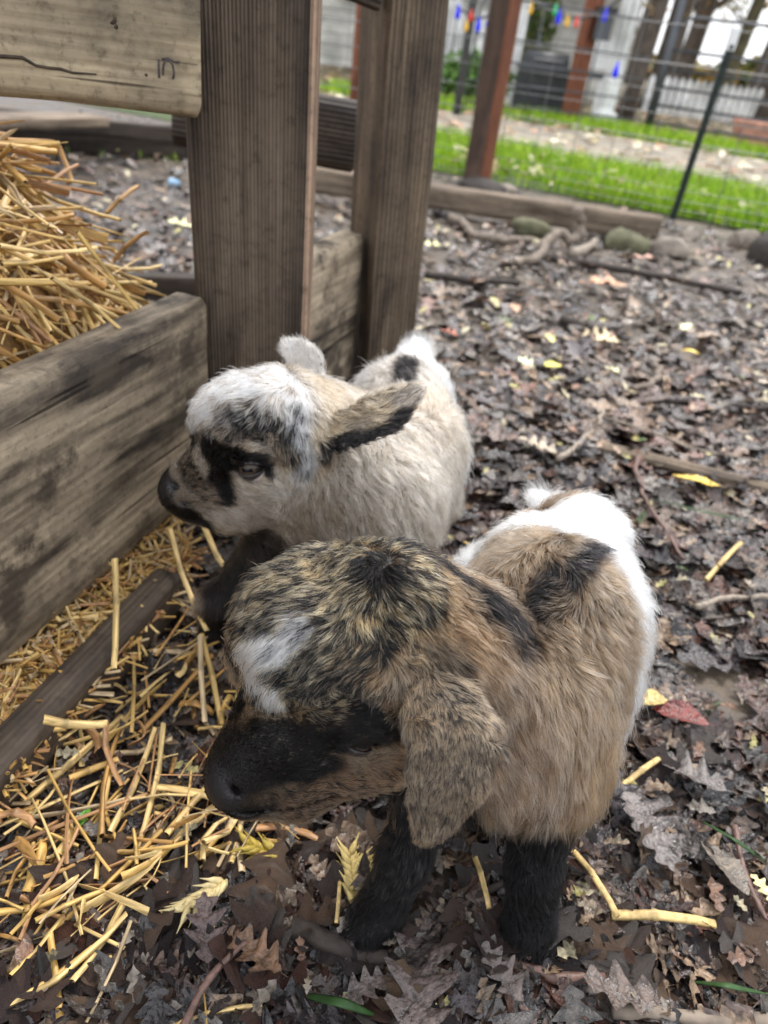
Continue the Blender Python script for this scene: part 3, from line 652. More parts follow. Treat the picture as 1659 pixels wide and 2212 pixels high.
stick('twig', [(395, 2225), (430, 2150), (470, 2085), (530, 2040)], .0022, .0016, M_REDT, 'slender reddish leaf stem curving up from the bottom edge', 'twig', .02)
stick('stick', [(1320, 2192), (1450, 2196), (1600, 2206), (1700, 2214)], .0042, .0042, M_ROOT, 'pale brown stick along the bottom right edge with a dark end', 'stick', .012)
stick('twig', [(1095, 2082), (1160, 2098), (1305, 2108)], .0040, .0028, M_REDT, 'brown twig below the near goat\'s right foot', 'twig', .012)
stick('twig', [(1590, 1785), (1600, 1850), (1620, 1920), (1659, 1990)], .0024, .0018, M_REDT, 'thin red brown twig at the right edge below the grey leaves', 'twig', .018)
stick('twig', [(1500, 1310), (1580, 1290), (1680, 1292)], .0035, .003, M_PALE, 'pale twig at the right edge beside the pale straw piece', 'twig', .014)
stick('twig', [(950, 1990), (1030, 1935), (1085, 1900)], .0034, .0022, M_BARK, 'dark twig between the near goat\'s front legs', 'twig', .014)
W_LATH = wood('lath_wood', (.07, .055, .042), (.33, .25, .17), grain=80, wear=.5)
a, b = at(1300, 968, .010), at(1720, 1072, .010)
o = board('broken_lath', a, b, .024, .014, W_LATH, None, up=(0, 1, 0), seg=50, rough=.002, wav=.003, seed=51); tag(o, 'broken weathered lath lying on the leaves at the right edge', 'wood strip')
a, b = at(660, 385, .06), at(1420, 492, .04)
o = board('beam', a, b, .072, .062, W_BEAM, None, seg=80, rough=.002, wav=.005, seed=52, bev=.008); tag(o, 'long weathered beam lying at the foot of the wire fence', 'beam')
a, b = at(-80, 248, .10), at(440, 292, .10)
o = board('beam', a, b, .05, .05, W_DARK, None, seg=40, rough=.003, wav=.006, seed=53); tag(o, 'dark raised timber behind the straw heap, under the top rail', 'beam')
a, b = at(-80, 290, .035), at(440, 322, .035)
o = board('beam', a, b, .07, .05, W_DARK, None, seg=40, rough=.003, wav=.006, seed=56); tag(o, 'black board added as the shadow under the raised timber behind the straw heap', 'beam')  # dark board put in as the black shadow below the raised timber
a, b = at(-60, 262, .16), at(200, 258, .13); o = board('plank', a, b, .03, .12, W_BEAM, None, seg=30, seed=54); tag(o, 'grey plank end lying on the dark timber', 'plank')
M_STONE = plain('stone', (.24, .20, .16), .8, nz=25); M_MOSS = plain('mossy_stone', (.12, .115, .065), .9, nz=30); M_LOG = plain('dark_log', (.045, .036, .03), .8, nz=60)
def rock(px, py, wpx, hpx, mat, label, cat='stone', asp=.7, name='stone'):
    p = at(px, py, 0); D = (p-CP)@_f; rx = wpx/2/FP*D; rz = hpx/FP*D*.8; n = 18; V = []; F = []
    for j in range(n//2+1):
        th = PI*j/(n//2)
        for i in range(n): ph = 2*PI*i/n; V.append((math.sin(th)*math.cos(ph), math.sin(th)*math.sin(ph), math.cos(th)))
    V = np.array(V); V *= (1+.45*fbm(V+px, 1.6, 3, int(px))[:, None]); V = np.sign(V)*np.abs(V)**.85; V = V*np.array([rx, rx*asp, rz])
    for j in range(n//2):
        for i in range(n): F.append((j*n+i, (j+1)*n+i, (j+1)*n+(i+1) % n, j*n+(i+1) % n))
    tag(link(name, mesh(name, V, np.array(F), mat), loc=(p[0], p[1], rz*.25)), label, cat)
rock(1350, 538, 100, 40, M_MOSS, 'flat mossy green stone in front of the beam end'); rock(1445, 552, 80, 35, M_STONE, 'pale tan stone right of the mossy one')
rock(1145, 500, 90, 26, M_MOSS, 'small mossy stone between the gnarled roots'); rock(1605, 530, 60, 30, M_STONE, 'grey brown stone beside the dark log at the right edge')
rock(1665, 565, 90, 60, M_LOG, 'dark log end lying at the right edge', 'log', .9, 'log'); rock(728, 345, 90, 75, M_LOG, 'dark mossy log seen between the two posts', 'log', .7, 'log')
rock(1085, 412, 60, 14, M_STONE, 'pale flat chip on top of the beam', 'wood chip', .7, 'wood_chip')
M_BLUE = plain('pale_blue_scrap', (.35, .55, .75), .5); rock(378, 398, 26, 12, M_BLUE, 'pale blue scrap lying on the mud behind the straw heap', 'litter', .6, 'scrap')
# green blades in the litter
def blade(pts, w, label, hs=.02):
    P = np.array([at(x, y, hs*(.4+1.2*math.sin(PI*i/(len(pts)-1)))) for i, (x, y) in enumerate(pts)]); t = np.linspace(0, len(P)-1, 12); Q = np.stack([np.interp(t, range(len(P)), P[:, k]) for k in range(3)], 1)
    v, f = tube(Q, np.sin(np.linspace(.35, PI, 12))*w+.0002, 6, True, .18); c = np.tile((.03, .07, .02), (len(v), 1)); tag(link('grass_blade', mesh('grass_blade', v, f, M_GRASS, True, c)), label, 'grass blade')
blade([(650, 2148), (740, 2165), (830, 2200)], .0024, 'broad dark green grass blade at the bottom edge'); blade([(1510, 1770), (1590, 1815), (1665, 1870)], .0016, 'thin green grass blade at the right edge above the yellow oak leaf')
blade([(1360, 1685), (1420, 1715)], .0015, 'short green blade under the short golden straw piece'); blade([(1490, 2120), (1570, 2128), (1670, 2150)], .0018, 'pale green grass blade at the bottom right'); blade([(1400, 1075), (1520, 1105), (1640, 1130)], .0022, 'long yellow green blade right of the curved twig')
blade([(1500, 1548), (1560, 1515)], .003, 'green blade behind the dark red leaf')
# wheat ears
M_EAR = colmat('wheat_ear', .5, .4, nz=300, amt=.25)
def wheat(px, py, qx, qy, label, col=(.55, .42, .16)):
    p0, p1 = at(px, py, .014), at(qx, qy, .016); A = frame(p0, p1, 1, 0); L = np.linalg.norm(A[:, 2]); m = MB(); rr = np.random.default_rng(int(px))
    for k in range(16):
        t = k/15; s = (1 if k % 2 else -1); c = p0+(p1-p0)*t; d = N(N(p1-p0)*1+A[:, 0]*s*.6+A[:, 1]*rr.normal(0, .35)); l = .011
        Q = [c+d*l*x for x in (0, .3, .65, 1, 1.5)]; v, f = tube(Q, [.0008, .0024, .0022, .0008, .0002], 6); m.add(v, f)
    V = np.concatenate(m.v); tag(link('wheat_ear', mesh('wheat_ear', V, m.f, M_EAR, True, np.tile(col, (len(V), 1)))), label, 'wheat ear')
wheat(770, 1960, 755, 1850, 'dry wheat ear beside the near goat\'s left leg'); wheat(765, 1870, 812, 1862, 'short dry wheat ear crossing above the first by the near goat\'s leg'); wheat(490, 1900, 405, 1960, 'pale wheat ear among the straw below the near goat\'s muzzle', (.62, .5, .25))
wheat(615, 1850, 540, 1828, 'mustard coloured seed head on the mud under the near goat\'s chin', (.36, .26, .04))

# ------------------------------------------------------------------ wire fence
M_WIRE = plain('galvanised_wire', (.22, .22, .22), .45, .7); M_TUBE = plain('gate_tube', (.075, .08, .09), .4, .3); M_TPOST = plain('green_steel', (.010, .020, .015), .5, .2)
base = np.array([.957, fl_(.957)+.0, 0]); fd = N([1, -.357, 0]); wf = empty('wire_fence', (base[0], base[1], 0), 'sagging welded wire fence between the rust red post and the steel stake', 'fence')
def wire(p, q, r, sag=0., parent=wf, name='wire', mat=M_WIRE, n=14):
    t = np.linspace(0, 1, n)[:, None]; P = np.array(p)*(1-t)+np.array(q)*t; P[:, 2] -= (4*t*(1-t))[:, 0]*sag; P += np.stack([vnoise(P, 2.5, s) for s in (3, 4, 5)], 1)*.004
    v, f = tube(P, r, 5); return link(name, mesh(name, v, f, mat), parent)
hw_ = [.025, .065, .11, .16, .21, .265, .33, .41, .50, .60, .71, .83]
for i_, z in enumerate(hw_): wire(base-fd*1.9+[0, 0, z], base+fd*1.5+[0, 0, z], .0013 if i_ not in (5, 8, 11) else .0020, .008*(i_ % 3-1))
for k in range(-13, 11): x = k*.145; wire(base+fd*x, base+fd*x+[0, 0, .83], .0014, 0, name='upright_wire', n=5)
for dz in (.26, .41, .83):
    pass
# steel stake
tp = empty('steel_stake', (base[0], base[1], 0), 'dark green steel T-stake leaning right in the wire fence', 'stake')
t0 = base+[0, -.012, -.05]; t1 = ay(1592, 60, 2.995)
o = board('stake_web', t0, t1, .026, .006, M_TPOST, tp, up=(1, 0, 0), seg=10, rough=0, wav=0, bev=.001)
for k in range(14): m = MB(); c = t0+(t1-t0)*(.1+.88*k/14); m.box(c+[0, -.007, 0], (.012, .009, .014)); m.build('stud', M_TPOST, tp, False)
board('stake_cap', t1-(t1-t0)*.10+[0, -.002, 0], t1, .030, .014, plain('whitewash', (.75, .76, .75), .6), tp, up=(1, 0, 0), seg=6, rough=0, wav=0)
W_RED = wood('rust_red_wood', (.11, .034, .017), (.24, .085, .042), grain=60, wear=.4, ring=.4); W_REDD = wood('brown_face_wood', (.050, .030, .022), (.12, .075, .05), grain=60, wear=.4)
def redpost(px, py, w, h, label, rot=.5, dark=True):
    p = at(px, py); a = (p[0], p[1], -.05); o = board('fence_post', a, (p[0], p[1], h), w, w*.9, W_RED, None, up=(math.cos(rot), math.sin(rot), 0), seg=30, rough=.001, wav=.003, seed=int(px)); tag(o, label, 'post', 'rust red fence posts')
    if dark:
        o.data.materials.append(W_REDD); Rm = np.array(o.matrix_basis)[:3, :3]
        for p_ in o.data.polygons:
            nn = Rm@np.array(p_.normal)
            if nn[0] < -.02 and abs(nn[2]) < .3: p_.material_index = 1
    return o
redpost(1028, 398, .092, 1.15, 'thick rust red post of the wire fence with a dark muddy foot', 1.02)
redpost(1226, 268, .12, 1.9, 'rust red post farther back beside the dark barbecue', .6, False)
redpost(765, 300, .07, 1.5, 'thin rust red post glimpsed between the two timber posts', .4, False)
p = at(1028, 398); rock(1040, 408, 100, 22, M_LOG, 'dark clod of earth around the foot of the rust red post', 'earth clod', .8, 'clod')

# ------------------------------------------------------------------ tubular gate panels
def gate(p0, p1, h, nr, label, name='tubular_gate', R=.013):
    p0 = np.array(p0); p1 = np.array(p1); g = empty(name, tuple(p0), label, 'gate'); d = N(p1-p0)
    rr = .12; arc = [p0+[0, 0, .02], p0+[0, 0, h-rr]]+[p0+d*(rr-rr*math.cos(a))+[0, 0, h-rr+rr*math.sin(a)] for a in np.linspace(.2, PI/2, 6)]+[p1+[0, 0, h]]
    v, f = tube(arc, R, 8); link('gate_frame', mesh('gate_frame', v, f, M_TUBE), g)
    for k in range(nr): z = .10+(h-.2)*k/nr; v, f = tube([p0+[0, 0, z], p1+[0, 0, z]], R*.85, 8); link('rail', mesh('rail', v, f, M_TUBE), g)
    for t in (.33, .66): c = p0+(p1-p0)*t; v, f = tube([c+[0, 0, .03], c+[0, 0, h]], R*.8, 8); link('brace', mesh('brace', v, f, M_TUBE), g)
gp = at(1400, 292); gate(gp, gp+np.array([3.6, -1.25, 0]), .86, 5, 'dark tubular steel gate at the right behind the wire fence')
gate(at(1000, 250), gp+np.array([-.12, .05, 0]), .80, 4, 'dark tubular steel panel between the rust red post and the gate', R=.008)
v, f = tube([gp+[-.03, 0, 0], gp+[-.03, 0, 1.05]], .03, 10); tag(link('gate_post', mesh('gate_post', v, f, M_TUBE)), 'black steel gate post at the left end of the tubular gate', 'post')
lp = at(999, 252); v, f = tube([lp+[-.05, 0, 0], lp+[-.05, 0, 2.2]], .032, 10); tag(link('steel_post', mesh('steel_post', v, f, M_TUBE)), 'tall dark steel post left of the thick rust red post', 'post')

# ------------------------------------------------------------------ house, porch posts, barbecue, picket fence
M_WHITE = plain('white_paint', (.72, .72, .70), .6, nz=4); M_SIDE = plain('cream_siding', (.58, .56, .50), .7, nz=3); M_GLASS = plain('window_glass', (.05, .06, .07), .08); M_ROOF = plain('roof_shingle', (.07, .065, .06), .9, nz=6)
house = empty('house', (.4, 12.5, 0), 'pale cream house with white trim far behind the fences', 'house')
for k in range(22):
    m = MB(); m.box((-.65, 12.0, .06+k*.14), (6.4, .05, .132)); o = m.build('siding_board', M_SIDE, house, False); o.rotation_euler = (0, 0, 0)
m = MB(); m.box((-.65, 14.1, 1.6), (6.3, 4.1, 3.2)); m.build('wall', M_SIDE, house, False)
for wx in (-1.2,):
    m = MB(); m.box((wx, 11.95, 1.35), (.86, .06, 1.06)); w_ = m.build('window_frame', M_WHITE, house, False)
    for dx in (-.2, .2):
        m = MB(); m.box((wx+dx, 11.91, 1.35), (.34, .03, .9)); m.build('pane', M_GLASS, house, False)
m = MB(); m.box((-.65, 11.2, 3.05), (6.8, 2.2, .12)); m.build('porch_roof', M_ROOF, house, False)
m = MB(); m.box((1.0, 11.94, 1.05), (.85, .05, 2.1)); m.build('door', plain('grey_door', (.44, .45, .43), .5), house, False)
def wpost(px, py, w, h, label):
    p = at(px, py); m = MB(); m.box((p[0], p[1], h/2), (w, w, h), .4); m.box((p[0], p[1], .06), (w*1.5, w*1.5, .12), .4); m.box((p[0], p[1], h-.04), (w*1.3, w*1.3, .08), .4); o = m.build('porch_post', M_WHITE, None, False); bv = o.modifiers.new('b', 'BEVEL'); bv.width = .006; tag(o, label, 'post', 'white porch posts')
wpost(1297, 274, .115, 2.2, 'thick white post right of the barbecue'); wpost(958, 190, .13, 2.6, 'white post leftmost, seen beside the slim timber post'); wpost(1092, 228, .10, 2.4, 'white post just right of the thick rust red post')
def pickets(x0, x1, y0, y1, n, h, label):
    g = empty('picket_fence', (x0, y0, 0), label, 'fence')
    for k in range(n):
        t = k/(n-1); x = x0+(x1-x0)*t; y = y0+(y1-y0)*t; V = [(-.035, 0, .04), (.035, 0, .04), (.035, 0, h-.05), (0, 0, h), (-.035, 0, h-.05)]; V = [(a, -.01, c) for a, b, c in V]+[(a, .01, c) for a, b, c in V]
        F = [(0, 1, 2, 3, 4), (9, 8, 7, 6, 5)]+[(i, (i+5), (i+1) % 5+5, (i+1) % 5) for i in range(5)]; link('picket', mesh('picket', np.array(V)+[x, y, 0], F, M_WHITE, False), g)
    for z in (.2, h-.25):
        a = np.array([x0-.05, y0+.025, z]); b = np.array([x1+.05, y1+.025, z]); o = board('rail', a, b, .06, .02, M_WHITE, g, seg=4, rough=0, wav=0)
pickets(-.25, .75, 10.4, 10.2, 12, .85, 'white picket fence beside the leftmost white post'); pickets(2.6, 4.2, 10.6, 11.0, 17, .45, 'long low white picket fence behind the tubular gate')
bq = at(1160, 250); bb = empty('barbecue', (bq[0], bq[1], 0), 'dark covered barbecue standing between the rust red posts', 'barbecue'); M_BBQ = plain('barbecue_black', (.022, .023, .026), .5, nz=15)
m = MB(); m.box((bq[0], bq[1], .19), (.50, .34, .32)); o = m.build('cabinet', M_BBQ, bb, False); bv = o.modifiers.new('b', 'BEVEL'); bv.width = .015
m = MB(); m.box((bq[0]+.14, bq[1]-.02, .37), (.80, .36, .03)); m.build('side_shelf', M_TUBE, bb, False)
v, f = tube([(bq[0]-.22, bq[1], .39), (bq[0]+.18, bq[1], .39)], .12, 18); link('lid', mesh('lid', v, f, M_BBQ), bb); v, f = tube([(bq[0]-.15, bq[1]-.13, .44), (bq[0]+.12, bq[1]-.13, .44)], .010, 8); link('lid_handle', mesh('lid_handle', v, f, M_WIRE), bb)
for sx in (-1, 1):
    v, f = tube([(bq[0]+sx*.2-.015, bq[1]-.17, .04), (bq[0]+sx*.2+.015, bq[1]-.17, .04)], .04, 12); link('wheel', mesh('wheel', v, f, M_TUBE), bb)
m = MB(); c = at(1630, 322); M_TERRA = plain('terracotta', (.55, .27, .19), .8, nz=12); 
m.box((c[0], c[1], .10), (.42, .22, .16)); m.box((c[0], c[1], .19), (.46, .26, .035)); o = m.build('planter_box', M_TERRA, None, False); o.modifiers.new('b', 'BEVEL').width = .008; tag(o, 'salmon coloured clay trough on the ground at the right edge', 'planter')
m = MB(); c = at(1385, 262); m.box((c[0]-.5, c[1]+.2, .55), (.32, .05, .26)); m.box((c[0]-.5, c[1]+.22, .25), (.04, .03, .5)); tag(m.build('notice_board', M_WHITE, None, False), 'small pale board on a stake behind the thick white post', 'sign')
lan = ay(1172, 50, 7.2)
# lantern hanging by the far rust post
c = ay(1302, 57, 7.15); lg = empty('lantern', tuple(c), 'black lantern hanging between the far rust red post and the white post', 'lantern'); m = MB(); m.box(c, (.13, .13, .19)); m.build('lantern_body', M_TUBE, lg, False); m = MB(); m.box(c+[0, 0, .11], (.16, .16, .03)); m.build('lantern_cap', M_BBQ, lg, False)
# string of coloured bulbs
sg = empty('string_lights', tuple(ay(1200, 20, 6.4)), 'string of coloured plastic bulbs draped in front of the house', 'string lights')
cab = [(985, 15), (1030, 42), (1075, 28), (1140, 0), (1175, 15), (1215, 38), (1265, 40), (1308, 22), (1350, -10)]; wire_pts = [ay(x, y, 6.2) for x, y in cab]
t = np.linspace(0, len(cab)-1, 50); wp = np.array(wire_pts); v, f = tube(np.stack([np.interp(t, range(len(cab)), wp[:, k]) for k in range(3)], 1), .008, 5); link('cable', mesh('cable', v, f, M_BBQ), sg)
def bulb(p, c, nm, R=.022):
    prof = [(0, .05), (.35, .045), (.4, .02), (.7, .0), (1, -.035), (.85, -.06), (.4, -.078), (0, -.083)]; V = []; F = []; n = 10
    for rr, z in prof:
        for i in range(n): V.append((p[0]+R*rr*math.cos(2*PI*i/n), p[1]+R*rr*math.sin(2*PI*i/n), p[2]+z*R/.028))
    for j in range(len(prof)-1):
        for i in range(n): F.append((j*n+i, (j+1)*n+i, (j+1)*n+(i+1) % n, j*n+(i+1) % n))
    m = bulbmats.get(nm) or plain('bulb_'+nm, c, .15); bulbmats[nm] = m; return mesh('bulb', V, F, m)
bulbmats = {}; BC = dict(blue=(.0, .01, .85), red=(.75, .04, .02), yellow=(.85, .48, .02), green=(.02, .5, .2))
for x, y, nm in [(990, 22, 'blue'), (1008, 52, 'yellow'), (1018, 30, 'red'), (1034, 50, 'blue'), (1058, 42, 'blue'), (1072, 38, 'yellow'), (1148, 14, 'yellow'), (1200, 18, 'green'), (1208, 32, 'blue'), (1226, 42, 'yellow'), (1246, 44, 'red'), (1308, 28, 'blue')]:
    link('bulb', bulb(ay(x, y, 6.18), BC[nm], nm, .016 if nm != 'blue' else .020), sg)
c = ay(1332, 147, 5.6); o = link('bulb', bulb(c-c, BC['blue'], 'blue', .021), loc=tuple(c)); tag(o, 'single bright blue bulb hanging low beside the thick white post', 'bulb')
v, f = tube([c+[0, 0, .04], c+[0.02, 0, 1.1]], .003, 5); tag(link('cord', mesh('cord', v, f, M_BBQ)), 'thin cord that holds the single low blue bulb', 'cord')

# ------------------------------------------------------------------ trees
M_TRUNK = plain('tree_bark', (.085, .065, .05), .9, nz=12); M_TRUNK2 = plain('mossy_bark', (.10, .085, .045), .9, nz=9)
M_TREELEAF = colmat('tree_leaves', .6, .3, nz=8, amt=.3)
def tree(px, py, rb, h, lean, label, crown, cols, nleaf=2000, seed=1, mat=None, D=None):
    p = at(px, py) if D is None else np.array(D, float); g = empty('tree', tuple(p), label, 'tree', 'trees beyond the fences'); r = np.random.default_rng(seed); mb = MB()
    top = p+np.array([lean[0], lean[1], h]); t = np.linspace(0, 1, 12)[:, None]; P = p+(top-p)*t+np.c_[.12*np.sin(t*5+seed)*t, .1*np.sin(t*4)*t, 0*t]; v, f = tube(P, np.linspace(rb, rb*.35, 12)*(1+.35*np.exp(-np.linspace(0, 10, 12)*1.2)), 10); mb.add(v, f)
    tips = []
    for k in range(9):
        b = P[4+k % 7]; a = r.random()*2*PI; L = h*r.uniform(.25, .5); e = b+np.array([math.cos(a)*L, math.sin(a)*L, L*r.uniform(.3, .9)]); mid = (b+e)/2+[0, 0, L*.12]; v, f = tube([b, (b+mid)/2, mid, (mid+e)/2, e], np.linspace(rb*.38, rb*.08, 5), 6); mb.add(v, f); tips += [mid, e]
        for q_ in range(2): e2 = mid+np.array([r.normal(0, L*.4), r.normal(0, L*.4), L*r.uniform(-.1, .5)]); v, f = tube([mid, (mid+e2)/2, e2], [rb*.14, rb*.1, rb*.04], 5); mb.add(v, f); tips.append(e2)
    mb.build('trunk', mat or M_TRUNK, g)
    T = np.array(tips); c = T[r.integers(len(T), size=nleaf)]+r.normal(0, crown, (nleaf, 3))*np.array([1, 1, .8]); c[:, 2] = np.maximum(c[:, 2], 1.5+r.random(nleaf)); s = r.uniform(.03, .075, nleaf)
    u = r.normal(0, 1, (nleaf, 3)); u /= np.linalg.norm(u, axis=1, keepdims=True); w = np.cross(u, r.normal(0, 1, (nleaf, 3))); w /= np.linalg.norm(w, axis=1, keepdims=True)
    V = np.stack([c-u*s[:, None], c+w*s[:, None]*.55, c+u*s[:, None], c-w*s[:, None]*.55], 1).reshape(-1, 3); F = np.arange(nleaf*4).reshape(-1, 4); cc = np.array(cols)[r.integers(len(cols), size=nleaf)]*(.7+.6*r.random(nleaf))[:, None]
    link('crown', mesh('crown', V, F, M_TREELEAF, False, np.repeat(cc, 4, 0)), g)
AU = [(.22, .17, .03), (.14, .13, .03), (.27, .17, .04), (.08, .10, .02), (.2, .1, .03), (.40, .30, .08), (.34, .22, .07)]; GR = [(.05, .09, .02), (.08, .12, .03), (.16, .15, .04)]
tree(1345, 262, .075, 4.2, (.35, .4), 'dark tree trunk just right of the thick white post', .45, AU, 1700, 1)
tree(1398, 243, .115, 4.6, (.25, .2), 'straight dark tree behind the gate post', .5, AU, 1700, 2)
tree(1528, 262, .10, 4.2, (.75, .3), 'mossy leaning tree behind the steel stake', .45, GR+AU, 1700, 3, M_TRUNK2)
tree(1640, 285, .115, 4.2, (.5, .4), 'thick dark tree at the right edge', .45, AU, 1700, 4)
tree(1462, 232, .075, 4.6, (.2, .1), 'slim dark tree between the gate post and the steel stake', .45, AU, 1500, 6)
tree(1598, 240, .08, 4.8, (.5, .1), 'slim leaning tree behind the right end of the gate', .45, AU, 1500, 7)
for k, (x, y, h) in enumerate([(9, 24, 6), (13, 30, 7), (6.5, 30, 7), (18, 27, 6), (10.5, 40, 8), (22, 38, 8), (2, 28, 7), (-3, 24, 7), (-9, 22, 7), (16, 48, 8), (5.5, 20, 4.5)]):
    tree(0, 0, .22, h, (.3, .1), ['yellow leaved', 'olive leaved', 'thin brown leaved', 'broad russet', 'tall hazy yellow', 'far olive', 'dense green', 'tall green', 'leftmost green', 'farthest ochre', 'small golden'][k]+' autumn tree in the far park', .9, (AU if k not in (6, 7, 8) else GR), 4500, 10+k, None, (x, y, 0))
# far wood that closes the view
n = 26000; r = np.random.default_rng(77); a = r.uniform(-1.25, 1.45, n); R_ = r.uniform(60, 75, n); hh = 9*(.55+.45*vnoise(np.c_[a*7, a*0, a*0], 1, 5))*r.random(n)**.7+.2; gd = ray(1540, 60); gap = np.exp(-((a-math.atan2(gd[0], gd[1]))/.13)**2); hh *= 1-.8*gap
c = np.c_[np.sin(a)*R_, np.cos(a)*R_, hh]; s = r.uniform(.25, .6, n); u = r.normal(0, 1, (n, 3)); u /= np.linalg.norm(u, axis=1, keepdims=True); w = np.cross(u, r.normal(0, 1, (n, 3))); w /= np.linalg.norm(w, axis=1, keepdims=True)
V = np.stack([c-u*s[:, None], c+w*s[:, None], c+u*s[:, None], c-w*s[:, None]], 1).reshape(-1, 3); cc = np.array(AU+GR)[r.integers(10, size=n)]*(.7+.6*r.random(n))[:, None]
tag(link('far_wood', mesh('far_wood', V, np.arange(n*4).reshape(-1, 4), M_TREELEAF, False, np.repeat(cc, 4, 0))), 'far olive and yellow wood closing the view behind the park', 'trees', kind='stuff')
# shrub by the house
def shrub(p, R, n, cols, label, seed):
    r = np.random.default_rng(seed); g = empty('shrub', tuple(p), label, 'shrub'); c = r.normal(0, 1, (n, 3)); c /= np.linalg.norm(c, axis=1, keepdims=True); c *= (r.random(n)**.4)[:, None]*np.array(R)*(1+.25*fbm(c*2, 1, 2, seed))[:, None]; c += p+np.array([0, 0, R[2]]); s = r.uniform(.02, .05, n)
    u = r.normal(0, 1, (n, 3)); u /= np.linalg.norm(u, axis=1, keepdims=True); w = np.cross(u, r.normal(0, 1, (n, 3))); w /= np.linalg.norm(w, axis=1, keepdims=True); V = np.stack([c-u*s[:, None], c+w*s[:, None]*.5, c+u*s[:, None], c-w*s[:, None]*.5], 1).reshape(-1, 3); cc = np.array(cols)[r.integers(len(cols), size=n)]
    link('foliage', mesh('foliage', V, np.arange(n*4).reshape(-1, 4), M_TREELEAF, False, np.repeat(cc, 4, 0)), g); v, f = tube([p, p+[0, 0, R[2]]], .03, 6); link('stem', mesh('stem', v, f, M_TRUNK), g)
shrub(at(1125, 215), (.28, .28, .9), 2600, GR, 'tall dark green shrub beside the barbecue', 5); shrub(at(1010, 222), (.45, .3, .22), 1500, [(.12, .24, .04), (.08, .15, .03)], 'low green shrub in front of the house', 6)
